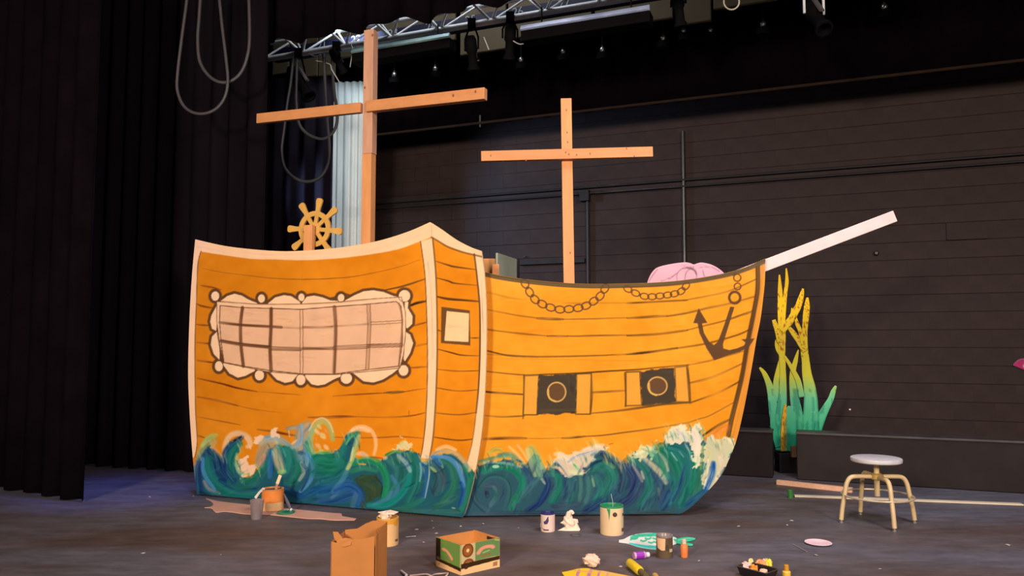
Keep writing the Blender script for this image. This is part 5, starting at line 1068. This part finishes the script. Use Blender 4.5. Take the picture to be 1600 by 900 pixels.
# big cream gallon can
o, c, r, h = can(958.5, 838, 37, 793, 'large cream paint can with green paint dripping over its rim', mat('cream_label', alb((244, 206, 160)), .5, var=.06), mat('green_paint_wet', alb((24, 140, 88)), .25), rim_m=mat('green_rim', alb((40, 140, 92)), .4))
wedge(o, c, r, [(238, h - .012), (256, h - .012), (254, h - .05), (250, h - .095), (247, h - .05), (243, h - .03)], mat('green_drip', alb((36, 150, 84)), .35), 'paint_drip')
MB().lathe([(0, 0), (.017, 0), (.015, .006), (0, .008)], c + np.array([math.cos(math.radians(278)) * r, math.sin(math.radians(278)) * r, h - .052]), 16, ((1, 0, 0), (0, 0, 1), (0, -1, 0))).build('handle_boss', mat('brown_boss', alb((74, 50, 36)), .4), o, True)
label_arc(o, c, r, 318, 352, .025, .05, mat('dark_print', alb((90, 80, 70)), .6), 'label_print'); label_arc(o, c, r, 325, 355, h - .07, h - .05, MATS['dark_print'], 'label_print')
MB().tube([c + np.array([.01, -.01, .05]), c + np.array([.005, -.02, h + .03]), c + np.array([-.006, -.02, h + .085])], .0022, 6).build('stir_wire', mat('bright_wire', (.75, .74, .72), .3, .5), o, True)
# small white and purple can
o, c, r, h = can(856.5, 832, 22.5, 803, 'small white paint can with a purple label mark and blue rim', mat('white_can', alb((236, 206, 190)), .5, var=.05), mat('navy_paint', alb((30, 34, 100)), .3), rim_m=mat('navy_rim', alb((44, 46, 110)), .4))
wedge(o, c, r, [(232, h - .06), (250, h - .05), (268, h - .02), (272, h - .02), (274, h - .055), (262, h - .075), (240, h - .078)], mat('purple_print', alb((64, 46, 96)), .5), 'label_mark'); label_arc(o, c, r, 230, 275, .012, .022, mat('dark_red_print', alb((96, 54, 60)), .5), 'label_band')
MB().tube([c + np.array([-r - .002, -.02, .06]), c + np.array([-r * 1.05, -r * .6, .035]), c + np.array([-r * .5, -r * 1.0, .022])], .0025, 6).build('handle', steel, o, True)
# orange can with brush, rag and stick, on the pink paper
def paper_fn(c): c.tone(8, .06)
paper = paint_flat('paper_cutout', 'long ragged pinkish brown paper cut-out lying along the foot of the stern', 'paper', [(320, 778), (333, 781), (345, 783), (370, 786), (400, 789), (440, 793), (480, 797), (520, 801), (533, 802), (535, 806), (545, 808), (557, 810)], [(557, 810), (554, 812.5)],
    [(319, 793), (330, 794), (337, 800), (350, 799), (362, 800), (385, 803), (420, 804), (450, 807), (480, 810), (500, 810.5), (520, 812.5), (540, 812.5), (554, 812.5)], [(320, 778), (328, 782), (333, 787), (330, 791), (319, 793)], lambda x, y: on_floor(x, y, .007), (0, 0, 1), .005, 140, 16, (208, 162, 142), paper_fn)
o, c, r, h = can(420.5, 801.5, 34, 768, 'orange dripped paint can holding brushes beside the stern', mat('orange_dripped', alb((242, 146, 66)), .5, col2=alb((232, 132, 56)), scale=14), mat('orange_paint_wet', alb((120, 84, 50)), .4), rim_m=mat('orange_rim', alb((206, 130, 66)), .5))
o.location.z += .008
label_arc(o, c + UP * .008, r, 180, 358, .006, h * .40, mat('pale_orange_label', alb((222, 176, 120)), .55), 'label')
br = thing('paint_brush', 'pale wooden paint brush standing in the orange can', 'brush', c + np.array([.02, 0, .06]))
MB().beam(c + np.array([.005, .01, .06]), c + np.array([.035, .0, h + .045]), .022, .010, (0, -1, 0)).build('ferrule', mat('pinkish_ferrule', alb((186, 130, 100)), .5), br, bevel=.002)
MB().beam(c + np.array([.035, 0, h + .045]), c + np.array([.062, -.005, h + .12]), .028, .011, (0, -1, 0)).build('handle', mat('cream_handle', alb((238, 212, 170)), .5), br, bevel=.004)
bl = on_floor(455, 797.5, .016); bt = c + np.array([r * 1.08, -.01, h * .80])
b2 = thing('paint_brush', 'dark handled brush leaning from the orange can onto the green lid', 'brush', bl)
MB().tube([bl, bl * .55 + bt * .45, bt], [.011, .014, .006], 8).build('handle', mat('dark_handle', alb((92, 84, 92)), .4), b2, True)
MB().tube([bl + np.array([.006, 0, 0]), bl * .93 + bt * .07], [.013, .013], 8).build('tip', mat('pale_tip', alb((200, 200, 200)), .4), b2, True)
rg_ = [c + np.array(p) for p in ((-r * .8, -r * .5, h + .02), (-r * 1.15, -r * .5, h - .01), (-r * 1.55, -r * .55, h - .055), (-r * 1.35, -r * .6, h - .07), (-r * 1.0, -r * .62, h - .02), (-r * .5, -r * .75, h + .018))]
tag(MB().prism(rg_, (0, .004, .004)).build('rag', mat('white_rag', alb((222, 206, 196)), .8), None), 'white rag draped over the left rim of the orange can', 'rag')
lidc = on_floor(446.5, 801, .010); lr = 13.5 / px_m(801); tag(MB().lathe([(0, 0), (lr, 0), (lr, .008), (lr * .92, .010), (lr * .9, .006), (0, .006)], lidc, 30).build('can_lid', mat('green_lid', alb((16, 122, 92)), .35), None, True), 'green paint covered can lid beside the orange can', 'lid')
# plastic cup
f = on_floor(397.5, 813); rc_ = 10.5 / px_m(813); cc = f + np.array([0, rc_, 0]); hc = at_y(397, 783, f[1])[2]
cup = thing('plastic_cup', 'cloudy translucent plastic cup in front of the orange can', 'cup', cc)
MB().lathe([(0, .003), (rc_ * .75, .003), (rc_, hc), (rc_ * 1.04, hc), (rc_ * 1.04, hc - .004), (rc_ * .79, 0), (0, 0)], cc, 26).build('wall', mat('cloudy_plastic', alb((170, 150, 150)), .3, trans=.35, alpha=.62), cup, True)
MB().lathe([(0, .006), (rc_ * .74, .006), (rc_ * .84, hc * .42), (0, hc * .42)], cc, 22).build('water', mat('cloudy_water', alb((96, 98, 112)), .2, alpha=.8), cup, True)
# crumpled paper helper
def crumple(name, label, centre, size, m, seed, cat_='paper', parent=None):
    rg = random.Random(seed); q = MB(); n, k = 9, 12; V = []; Fc = []
    for i in range(n):
        th = math.pi * i / (n - 1)
        for j in range(k):
            ph = 2 * math.pi * j / k; s_ = 1 + rg.uniform(-.28, .28); x = math.sin(th) * math.cos(ph) * s_; y = math.sin(th) * math.sin(ph) * s_; z = math.cos(th) * s_
            V.append(np.array(centre) + np.array([x * size[0], y * size[1], max(z * size[2], -size[2] * .98) + size[2]]))
    for i in range(n - 1):
        for j in range(k): a = i * k + j; b = i * k + (j + 1) % k; Fc.append((a, a + k, b + k, b))
    q.add(V, Fc); o = q.build(name, m, parent)
    if parent is None: tag(o, label, cat_)
    return o
# second can behind the bag, with crumpled paper in it
o, c, r, h = can(602.5, 855, 35, 812, 'yellow dripped paint can stuffed with paper behind the brown bag', mat('cream_yellow_can', alb((236, 186, 126)), .5, var=.06), mat('yellow_paint_wet', alb((206, 140, 52)), .4), rim_m=mat('yellow_rim', alb((214, 160, 72)), .45))
wedge(o, c, r, [(200, h - .01), (345, h - .01), (340, h - .05), (318, h - .045), (305, h - .03), (270, h - .035), (240, h - .05), (210, h - .045)], mat('yellow_drip', alb((222, 150, 40)), .4), 'paint_drip')
label_arc(o, c, r, 322, 345, .03, .045, MATS['dark_print'], 'label_print')
MB().tube([c + np.array([-r, 0, h - .03]), c + np.array([-r * 1.35, -.02, h - .045]), c + np.array([-r * 1.3, -.04, h - .075]), c + np.array([-r * .9, -r * .5, h - .085])], .0025, 6).build('handle', steel, o, True)
pk_ = mat('peach_paper', alb((240, 200, 172)), .8)
crumple('crumpled_paper', 'peach crumpled paper stuffed in the mouth of the yellow can', c + np.array([-.012, -.01, h - .021]), (.045, .04, .030), pk_, 4)
tag(MB().prism([c + np.array(p) for p in ((-.07, 0, h + .032), (-.03, -.05, h + .030), (.05, -.045, h + .028), (.075, .0, h + .034), (.01, .05, h + .036))], (0, 0, .004)).build('paper_sheet', mat('pale_sheet', alb((246, 226, 200)), .8), None), 'pale torn paper sheet lying on top of the yellow can', 'paper')
# paper towel lump between the cans
tw = mat('towel_paper', alb((240, 212, 186)), .85, var=.05)
f = on_floor(890, 829); pt = thing('paper_towel', 'white crumpled paper towel with a pointed top between the two cans', 'paper', f)
crumple('crumple', '', f + np.array([0, .03, 0]), (.055, .04, .05), tw, 11, parent=pt)
MB().add([f + np.array(p) for p in ((-.09, -.01, .003), (-.03, -.02, .002), (.07, -.02, .002), (.08, -.01, .01), (.05, .02, .07), (.02, .02, .045), (-.02, .02, .03), (.06, .015, .03))], [(0, 1, 6), (1, 5, 6), (1, 2, 5), (2, 7, 5), (2, 3, 7), (3, 4, 7), (7, 4, 5)]).build('fold', tw, pt)
MB().tube(cat([f + np.array(p) for p in ((-.01, .03, .09), (.0, .03, .125), (.018, .03, .135), (.03, .03, .118))], 5), [.02] * 6 + [.012] * 10, 8).build('twist', tw, pt, True)
f = on_floor(899, 836); tag(MB().tube([f + np.array([math.cos(a) * .038, math.sin(a) * .034, .004]) for a in np.linspace(0, 2 * math.pi, 25)], .003, 6, False).build('wire_ring', mat('dull_ring', (.16, .16, .16), .35, .5), None, True), 'thin dark ring lying on the floor in front of the paper towel', 'ring')
# small can with torn label
o, c, r, h = can(1041, 873, 26, 839, 'small tin can with a torn pale label beside the turquoise fish', mat('tin_brown', alb((120, 98, 72)), .35, .4, var=.2), mat('grey_water', alb((150, 140, 140)), .25), rim_m=mat('tin_rim', alb((176, 160, 156)), .3, .5), name='tin_can')
wedge(o, c, r, [(196, h - .012), (266, h - .012), (264, h * .38), (240, h * .36), (205, h * .46)], mat('torn_label', alb((240, 186, 140)), .6), 'torn_label'); label_arc(o, c, r, 268, 285, .05, h * .62, mat('dark_can_print', alb((66, 52, 40)), .5), 'label_print'); label_arc(o, c, r, 295, 325, .04, .06, mat('pale_can_print', alb((196, 176, 140)), .5), 'label_print')
# bottles
def bottle(px, ybase, wpx, ytop, label, m, cap_m, capf=.25, name='paint_bottle'):
    f = on_floor(px, ybase); r = wpx / 2 / px_m(ybase); c = f + np.array([0, r, 0]); h = at_y(px, ytop, f[1])[2]; o = thing(name, label, 'bottle', c)
    MB().lathe([(0, 0), (r * .9, 0), (r, .006), (r, h * (1 - capf) * .86), (r * .8, h * (1 - capf) * .96), (r * .55, h * (1 - capf)), (0, h * (1 - capf))], c, 24).build('body', m, o, True)
    MB().lathe([(0, h * (1 - capf)), (r * .62, h * (1 - capf)), (r * .56, h * .97), (r * .4, h), (0, h)], c, 20).build('cap', cap_m, o, True); return o
bottle(1070.5, 872, 11.5, 844, 'orange paint bottle standing right of the tin can', mat('orange_plastic', alb((236, 128, 66)), .35), mat('pink_cap', alb((240, 186, 166)), .4))
bottle(1231.5, 906, 12.5, 884, 'amber paint bottle standing beside the black tray', mat('amber_plastic', alb((240, 190, 70)), .35), mat('amber_cap', alb((206, 140, 34)), .4), .42)
def lying(p0, p1, wpx, label, m, cap_m, capf=.22, band=None):
    a = on_floor(*p0); b = on_floor(*p1); r = wpx / 2 / px_m((p0[1] + p1[1]) / 2); d = b - a; L_ = np.linalg.norm(d); d /= L_; s_ = np.cross(UP, d); o = thing('paint_bottle', label, 'bottle', (a + b) / 2)
    MB().lathe([(0, 0), (r * .9, 0), (r, .006), (r, L_ * (1 - capf) * .92), (r * .8, L_ * (1 - capf)), (0, L_ * (1 - capf))], a + UP * r, 22, (s_, UP, d)).build('body', m, o, True)
    MB().lathe([(0, L_ * (1 - capf)), (r * .72, L_ * (1 - capf)), (r * .66, L_), (0, L_)], a + UP * r, 18, (s_, UP, d)).build('cap', cap_m, o, True)
    if band: MB().lathe([(r + .0003, L_ * .12), (r + .0012, L_ * .12), (r + .0012, L_ * .62), (r + .0003, L_ * .62)], a + UP * r, 22, (s_, UP, d), closed=True).build('label', band, o, True)
lying((990, 874), (1014, 872), 11, 'purple labelled paint bottle with a white cap lying on its side', mat('lilac_plastic', alb((206, 150, 190)), .35), mat('white_cap', alb((240, 226, 224)), .4), .22, mat('purple_label', alb((150, 40, 176)), .4))
lying((984, 886), (1010, 908), 14, 'yellow paint bottle with a dark cap lying on its side', mat('yellow_plastic', alb((240, 206, 40)), .35), mat('olive_cap', alb((92, 84, 58)), .4), .33)
lying((1023, 903), (1040, 925), 9, 'small amber tube lying at the bottom edge right of the yellow bottle', mat('amber_tube', alb((210, 170, 90)), .4), MATS['olive_cap'], .3)
f = on_floor(926, 887); crumple('crumpled_paper', 'peach crumpled paper ball above the yellow fish cut-out', f + np.array([0, .03, 0]), (.055, .05, .036), pk_, 21)
# turquoise fish
def fish_fn(c):
    c.fill([(985, 838), (1000, 834), (1030, 832), (1060, 836), (1060, 840), (1030, 838), (1000, 839), (984, 845)], (70, 206, 168), .95)
    c.fill([(984, 848), (1010, 852), (1040, 853), (1060, 850), (1060, 860), (960, 860)], (66, 214, 204), .95)
    for x, y in ((992, 841), (1003, 836), (1013, 841), (1006, 844.5), (1016, 836), (1025, 841), (1018, 847), (1030, 837), (1036, 843), (1028, 847), (994, 836), (1044, 840), (1040, 847)): c.stroke([(x - 4.5, y), (x, y + 1.2), (x + 4, y - .6)], 3.2, (60, 198, 150), .9, .5)
    c.fill([(1052, 842), (1100, 830), (1100, 860), (1056, 850)], (60, 200, 150), .95); c.stroke([(1058, 843), (1072, 840), (1084, 841)], 1.4, (180, 236, 206), .8); c.stroke([(1056, 838), (1057, 851)], 4, (220, 244, 232), .9)
    c.fill([(966, 840), (978, 838), (986, 846), (978, 850), (966, 848)], (250, 244, 236), .9)
tf = thing('fish_cutout', 'turquoise and white painted fish cut-out lying flat on the floor', 'cut-out', on_floor(1020, 846))
paint_flat('fish_body', None, None, [(967, 843.5), (975, 842), (985, 837), (1000, 833.5), (1016, 832.3), (1035, 833.5), (1050, 837), (1060, 843)], [(1060, 843), (1060, 846.5)], [(967, 846), (978, 847.5), (988, 850.5), (1000, 854), (1016, 856.5), (1032, 857), (1048, 852), (1060, 846.5)], [(967, 843.5), (967, 846)],
           lambda x, y: on_floor(x, y, .009), (0, 0, 1), .008, 130, 40, (244, 244, 232), fish_fn, parent=tf)
def tail_fn(c): c.stroke([(1060, 844), (1074, 841), (1085, 841)], 1.2, (180, 236, 206), .8)
paint_flat('fish_tail', None, None, [(1054, 843), (1064, 840), (1075, 838.7), (1087, 841)], [(1087, 841), (1086, 842)], [(1056, 846), (1066, 845.5), (1076, 844.5), (1086, 842)], [(1054, 843), (1056, 846)], lambda x, y: on_floor(x, y, .0105), (0, 0, 1), .008, 40, 10, (62, 202, 152), tail_fn, parent=tf)
paint_flat('fish_tail', None, None, [(1056, 845), (1066, 846), (1076, 848), (1083, 850)], [(1083, 850), (1082, 851.3)], [(1057, 848), (1066, 849.5), (1074, 851), (1082, 851.3)], [(1056, 845), (1057, 848)], lambda x, y: on_floor(x, y, .0108), (0, 0, 1), .008, 40, 10, (70, 206, 156), tail_fn, parent=tf)
# yellow fish at the bottom edge
def yf_fn(c):
    for x, w_ in ((905, 5), (923, 6), (938, 4), (952, 4)): c.stroke([(x, 892), (x - 3, 899), (x - 1, 908), (x - 6, 920)], w_, (190, 116, 190), .9, .5, .3)
    for x in (914, 930, 946, 960): c.stroke([(x - 16, 891.5), (x, 893), (x + 16, 897)], 2.2, (240, 186, 110), .9, .5, .2)
    c.fill([(930, 880), (990, 880), (1000, 930), (965, 930)], (240, 188, 112), .7)
paint_flat('fish_cutout', 'yellow fish cut-out with purple stripes at the bottom edge', 'cut-out', [(878, 894), (892, 891), (905, 888), (918, 887.5), (928, 890), (945, 892), (960, 895), (985, 900)], [(985, 900), (990, 910)], [(880, 897), (890, 906), (910, 918), (940, 924), (970, 918), (990, 910)], [(878, 894), (880, 897)], lambda x, y: on_floor(x, y, .009), (0, 0, 1), .008, 110, 40, (246, 206, 48), yf_fn)
# dark cut-out with white outline and chalk
def oc_fn(c):
    for L_ in ([(641, 899), (652, 898), (662, 896.8), (668, 897), (673, 900), (672, 906)], [(673, 900), (678, 897), (688, 896), (700, 895.3), (694, 903), (688, 912)], [(641, 899), (650, 912)]): c.stroke(L_, 2.6, (236, 206, 190), .95, .4)
paint_flat('outline_cutout', 'dark cut-out edged in white at the bottom edge left of the box', 'cut-out', [(639, 898), (652, 896.6), (662, 895.5), (670, 896), (674, 898.5), (680, 896), (690, 894.6), (702, 894)], [(702, 894), (692, 914)], [(650, 914), (692, 914)], [(639, 898), (650, 914)], lambda x, y: on_floor(x, y, .006), (0, 0, 1), .005, 80, 30, (88, 68, 58), oc_fn)
a = on_floor(627, 892.5, .010); b = on_floor(635, 898.5, .010); tag(MB().tube([a, b], .0085, 10).build('chalk', mat('chalk_white', alb((226, 204, 204)), .8), None, True), 'stubby white chalk stick lying right of the brown bag', 'chalk')
# paper bag
bb = on_floor(517, 944); bR = on_floor(584, 948); dx = (bR - bb) / np.linalg.norm(bR - bb); dy = np.array([-dx[1], dx[0], 0])
wbag = np.linalg.norm(bR - bb); dbag = .19; zf = at_y(550, 841, bb[1])[2]
kraft = mat('kraft_paper', alb((184, 116, 54)), .75, var=.07, scale=5, bump=.1)
bag = thing('paper_bag', 'open brown paper grocery bag standing at the bottom edge', 'bag', bb + dx * wbag / 2 + dy * dbag / 2)
def bp(u, v, z): return bb + dx * wbag * u + dy * dbag * v + UP * z
def sheet(grid, name, th=.002):
    n, k = len(grid), len(grid[0]); V = [p for row in grid for p in row]; c = np.mean(V, axis=0); nn = np.cross(grid[0][-1] - grid[0][0], grid[-1][0] - grid[0][0]); nn /= np.linalg.norm(nn); N = n * k; q = MB(); Fc = []
    for i in range(n - 1):
        for j in range(k - 1): a = i * k + j; Fc += [(a, a + 1, a + k + 1, a + k), (N + a, N + a + k, N + a + k + 1, N + a + 1)]
    for j in range(k - 1): Fc += [(j, N + j, N + j + 1, j + 1), ((n - 1) * k + j, (n - 1) * k + j + 1, N + (n - 1) * k + j + 1, N + (n - 1) * k + j)]
    for i in range(n - 1): Fc += [(i * k, (i + 1) * k, N + (i + 1) * k, N + i * k), (i * k + k - 1, N + i * k + k - 1, N + (i + 1) * k + k - 1, (i + 1) * k + k - 1)]
    return q.add(V + [v + nn * th for v in V], Fc).build(name, kraft, bag, True)
zs = [.003, .1, .2, .3, 1.0]
ftop = [-.018, -.022, -.006, .0, .004, .012, .022]; btop = [-.01, -.005, .0, .030, .048, .050, .047]
us = [0, .12, .3, .5, .68, .85, 1]
sheet([[bp(u, -.012 * math.sin(u * 9) * (i > 1), (zf + ftop[j]) * z if z < 1 else zf + ftop[j]) for j, u in enumerate(us)] for i, z in enumerate((.008, .3, .6, .85, 1))], 'front_panel')
zbk = zf + .01
sheet([[bp(u, 1, (zbk + btop[j]) * z) for j, u in enumerate(us)] for z in (.008, .3, .6, .85, 1)], 'back_panel')
sheet([[bp(1 + (-.10 if abs(v - .45) < .2 else .0) * min(z * 1.3, 1) + .02, v, (zf + .022 + (zbk + .047 - zf - .022) * v) * z) for v in (0, .22, .45, .75, 1)] for z in (.008, .3, .6, .85, 1)], 'side_panel')
sheet([[bp(0 + (.09 if abs(v - .45) < .2 else 0) * z - .02, v, (zf - .018 + .01 * v) * z) for v in (0, .22, .45, .75, 1)] for z in (.008, .3, .6, .85, 1)], 'side_panel')
sheet([[bp(u, v, .005) for u in (0, .5, 1)] for v in (0, .5, 1)], 'bottom')
sheet([[bp(u, v, z) for u, v, z in ((-.02, .25, zf - .02), (.08, .15, zf - .03), (.16, .05, zf - .04))], [bp(u, v, z) for u, v, z in ((-.14, .5, zf + .010), (-.02, .5, zf + .010), (.14, .35, zf - .012))]], 'torn_flap')
sheet([[bp(u, v, z) for u, v, z in ((.1, .02, zf - .035), (.3, -.05, zf - .042), (.46, -.03, zf - .03))], [bp(u, v, z) for u, v, z in ((.1, .1, zf - .01), (.3, .05, zf + .002), (.46, .02, zf + .0))]], 'torn_flap')
# green carton
k0 = on_floor(681, 884.4); k1 = on_floor(720.2, 899.5); k2 = on_floor(780.7, 885.8); k3 = k0 + k2 - k1
hb = (at_y(715.3, 851, k1[1])[2] + at_y(682, 840, k0[1])[2]) / 2
bx = thing('carton_box', 'open green and white cardboard carton with doughnut print', 'box', (k0 + k2) / 2)
brn = mat('kraft_board', alb((206, 136, 66)), .75, var=.05, scale=12)
def wallp(a, b, name, h_, dec):
    d = (b - a) / np.linalg.norm(b - a); n = np.array([d[1], -d[0], 0]); L_ = np.linalg.norm(b - a)
    mid = (k0 + k2) / 2; 
    if n @ (mid - a) > 0: n = -n
    MB().box((a + b) / 2 - n * .003 + UP * (h_ / 2 + .001), (L_, .005, h_), (d, n, UP)).build(name, brn, bx)
    if dec is None: return
    nu_, nv_ = 90, 70; u, v = np.meshgrid(np.linspace(0, 1, nu_), np.linspace(0, 1, nv_)); G = np.stack([u.ravel() * 100, v.ravel() * 100], 1)
    c = Canvas(G, (244, 190, 136)); dec(c); V = a[None] + (b - a)[None] * u.ravel()[:, None] + UP[None] * ((1 - v.ravel()) * h_ + .001)[:, None] + n * .0006
    q = grid_quads(nu_, nv_)[:, ::-1]
    if np.cross(b - a, -UP) @ n > 0: q = q[:, ::-1]
    link('printed_face', new_mesh('printed_face', V - origin(bx), quads=q, colors=c.albedo(), m=paint), bx)
def donut(c, x, y, rx, ry):
    c.disc(x, y, rx, ry, (140, 70, 26)); c.disc(x, y, rx * .75, ry * .75, (150, 92, 40)); c.disc(x, y, rx * .28, ry * .28, (244, 200, 140)); c.ring(x, y, rx, ry, 3, (110, 52, 20))
def dec_long(c):
    c.fill([(0, 0), (100, 0), (100, 60), (0, 62)], (104, 136, 78)); c.fill([(0, 0), (36, 0), (36, 62), (0, 62)], (200, 180, 130)); donut(c, 17, 22, 13, 22); donut(c, 19, 66, 12, 15)
    c.fill([(0, 63), (100, 61), (100, 74), (0, 80)], (56, 38, 14)); c.fill([(0, 80), (100, 74), (100, 100), (0, 100)], (246, 194, 136)); c.disc(13, 76, 6, 7, (70, 40, 30)); c.fill([(82, 80), (94, 79), (94, 93), (82, 94)], (170, 120, 80)); c.stroke([(44, 38), (52, 26), (64, 22), (78, 24), (82, 28)], 12, (236, 150, 122), .95); c.stroke([(56, 40), (72, 36)], 4, (160, 196, 120), .9); c.stroke([(54, 50), (74, 48)], 8, (150, 104, 60), .8)
    c.stroke([(88, 4), (98, 8)], 5, (190, 190, 120), .8)
def dec_short(c):
    c.fill([(0, 0), (100, 0), (100, 76), (0, 72)], (110, 142, 68)); c.fill([(0, 2), (19, 2), (19, 74), (0, 72)], (48, 34, 18)); c.fill([(0, 70), (100, 76), (100, 88), (0, 80)], (56, 38, 14)); c.fill([(0, 80), (100, 88), (100, 100), (0, 100)], (246, 190, 134)); c.stroke([(30, 34), (44, 36), (58, 48), (64, 56)], 11, (236, 150, 118), .95); c.stroke([(44, 60), (62, 70)], 6, (150, 110, 60), .7); c.disc(10, 70, 8, 6, (110, 80, 60)); c.disc(14, 88, 4, 3, (230, 150, 70)); c.fill([(96, 0), (100, 0), (100, 76), (96, 76)], (190, 180, 120))
wallp(k0, k1, 'short_side', hb, dec_short); wallp(k1, k2, 'long_side', hb, dec_long); wallp(k2, k3, 'short_side', hb, None); wallp(k3, k0, 'long_side', hb * .985, None)
MB().prism([p * .98 + (k0 + k2) / 2 * .02 + UP * .003 for p in (k0, k1, k2, k3)], UP * .004).build('bottom', brn, bx)
sl = k2 * .72 + k3 * .28; MB().box(sl * .99 + (k0 + k2) / 2 * .01 + UP * (hb - .02), (.012, .09, .02), ((k2 - k1) / np.linalg.norm(k2 - k1), (k3 - k2) / np.linalg.norm(k3 - k2), UP)).build('hand_hole', mat('dark_slot', (.02, .014, .01), .8), bx)
# black tray with coloured sponges
t0 = on_floor(1151, 884, .055); t1 = on_floor(1197, 896, .055); t2 = on_floor(1216, 889, .055); t3 = t0 + t2 - t1
tm_ = (t0 + t2) / 2; tray = thing('plastic_tray', 'black plastic tray of coloured sponge pieces at the bottom edge', 'tray', tm_ * np.array([1, 1, 0]))
bot = [tm_ * np.array([1, 1, 0]) + (p - tm_) * .84 * np.array([1, 1, 0]) + UP * .003 for p in (t0, t1, t2, t3)]; tpp = [t0, t1, t2, t3]; q = MB()
inn = [tm_ + (p - tm_) * .93 for p in tpp]; inb = [tm_ * np.array([1, 1, 0]) + (p - tm_) * .78 * np.array([1, 1, 0]) + UP * .008 for p in tpp]
q.add(bot + tpp + inn + inb, [(3, 2, 1, 0), (12, 13, 14, 15)] + [(i, (i + 1) % 4, 4 + (i + 1) % 4, 4 + i) for i in range(4)] + [(4 + i, 4 + (i + 1) % 4, 8 + (i + 1) % 4, 8 + i) for i in range(4)] + [(8 + i, 8 + (i + 1) % 4, 12 + (i + 1) % 4, 12 + i) for i in range(4)])
q.build('tray_shell', mat('black_plastic', (.014, .011, .013), .35), tray)
rim = [tm_ + (p - tm_) * 1.03 for p in tpp]; MB().tube(rim + [rim[0]], .003, 6).build('rim', mat('grey_rim', (.08, .07, .075), .4), tray)
for i, (x, y, s_, c_, lab) in enumerate(((1165, 883.5, (.028, .02, .022), (236, 196, 190), 'pinkish white'), (1173, 880.5, (.018, .016, .026), (238, 216, 150), 'cream'), (1178, 886, (.022, .02, .02), (240, 150, 50), 'bright orange'), (1189, 882.5, (.03, .022, .026), (236, 150, 90), 'dull orange'), (1196, 879.5, (.018, .018, .024), (240, 214, 206), 'white'), (1201, 882.5, (.022, .022, .028), (238, 220, 70), 'yellow'), (1193, 891, (.03, .018, .016), (240, 190, 160), 'peach'))):
    f = on_floor(x, y + 4, .030); crumple('sponge_piece', lab + ' sponge piece in the black tray', np.array([f[0], f[1], .012]), (s_[0], s_[1], s_[2] * 1.2), mat('sponge_%d' % i, alb(c_), .8), 40 + i, 'sponge'); bpy.data.objects[-1] if False else None
for o_ in [o_ for o_ in COL.objects if o_.name.startswith('sponge_piece')]: o_['group'] = 'sponge pieces in the tray'
# pink plate, thin stick, specks
f = on_floor(1278.5, 850); rp_ = 20.5 / px_m(850); tag(MB().lathe([(0, .001), (rp_ * .7, .001), (rp_, .012), (rp_ * .97, .014), (rp_ * .68, .004), (0, .004)], f, 36).build('paper_plate', mat('pink_plate', alb((236, 200, 204)), .6), None, True), 'round pale pink paper plate lying on the floor right of centre', 'plate')
a = on_floor(1238, 850, .004); b = on_floor(1261, 862, .004); tag(MB().tube([a, b], .003, 8).build('thin_stick', mat('grey_stick', alb((150, 134, 130)), .5), None, True), 'thin grey stick lying left of the pink plate', 'stick')
a = on_floor(634, 839, .003); b = on_floor(650, 837.6, .003); tag(MB().tube([a, b], .0025, 6).build('thin_stick', mat('pale_stick', alb((200, 186, 176)), .6), None, True), 'short pale stick on the floor between the yellow can and carton', 'stick')
scr = mat('paper_scrap', alb((176, 164, 152)), .8); base = None
for i, (x, y, s_, lab) in enumerate(((224, 865, 1.2, 'lone white paper scrap on the bare floor at lower left'), (234, 777, .8, 'tiny white scrap on the bluish floor right of the left curtain'), (302, 776, .8, 'tiny white scrap at the lower left corner of the stern'),
        (345, 868, .7, 'tiny white scrap between the paper cut-out and the bag'), (527, 833, .8, 'tiny white scrap above the torn flap of the bag'), (651, 828, 1.3, 'white scrap right of the yellow can mouth'),
        (662, 848, .9, 'white scrap between the yellow can and the carton'), (675, 815, .8, 'topmost tiny scrap above the left corner of the carton'), (677, 826, .8, 'middle tiny scrap above the left corner of the carton'),
        (682, 834, 1.2, 'pale scrap closest to the left corner of the carton'), (720, 823, .9, 'white scrap behind the back edge of the carton'), (755, 819, 1.0, 'white scrap behind the right end of the carton'),
        (810, 826, .9, 'tiny white scrap between the carton and the purple marked can'), (1154, 823, 1.4, 'white scrap on the floor below the bow of the hull'), (1237, 814, 1.3, 'larger of two white scraps left of the stool feet'),
        (1230, 821, .8, 'smaller of two white scraps left of the stool feet'), (1275, 868, 1.4, 'white scrap just below the pink plate'), (1375, 890, 1.0, 'white scrap at the bottom edge below the stool'),
        (1092, 877, .9, 'white scrap right of the standing orange bottle'), (970, 886, 1.0, 'tiny scrap between the paper ball and the yellow bottle'), (1575, 852, 1.6, 'white scrap at the far right edge of the floor'))):
    f = on_floor(x, y)
    if base is None:
        base = o = MB().add([(-.012, -.006, .002), (.008, -.010, .002), (.014, .004, .004), (-.004, .010, .006), (0, 0, .008)], [(0, 1, 4), (1, 2, 4), (2, 3, 4), (3, 0, 4), (3, 2, 1, 0)]).build('paper_scrap', scr, None)
    else: o = base.copy(); COL.objects.link(o)
    o.location = (f[0], f[1], .0025); o.scale = (s_, s_, 1); o.rotation_euler = (0, 0, i * 1.3)
    tag(o, lab, 'scrap', 'paper scraps on the floor')
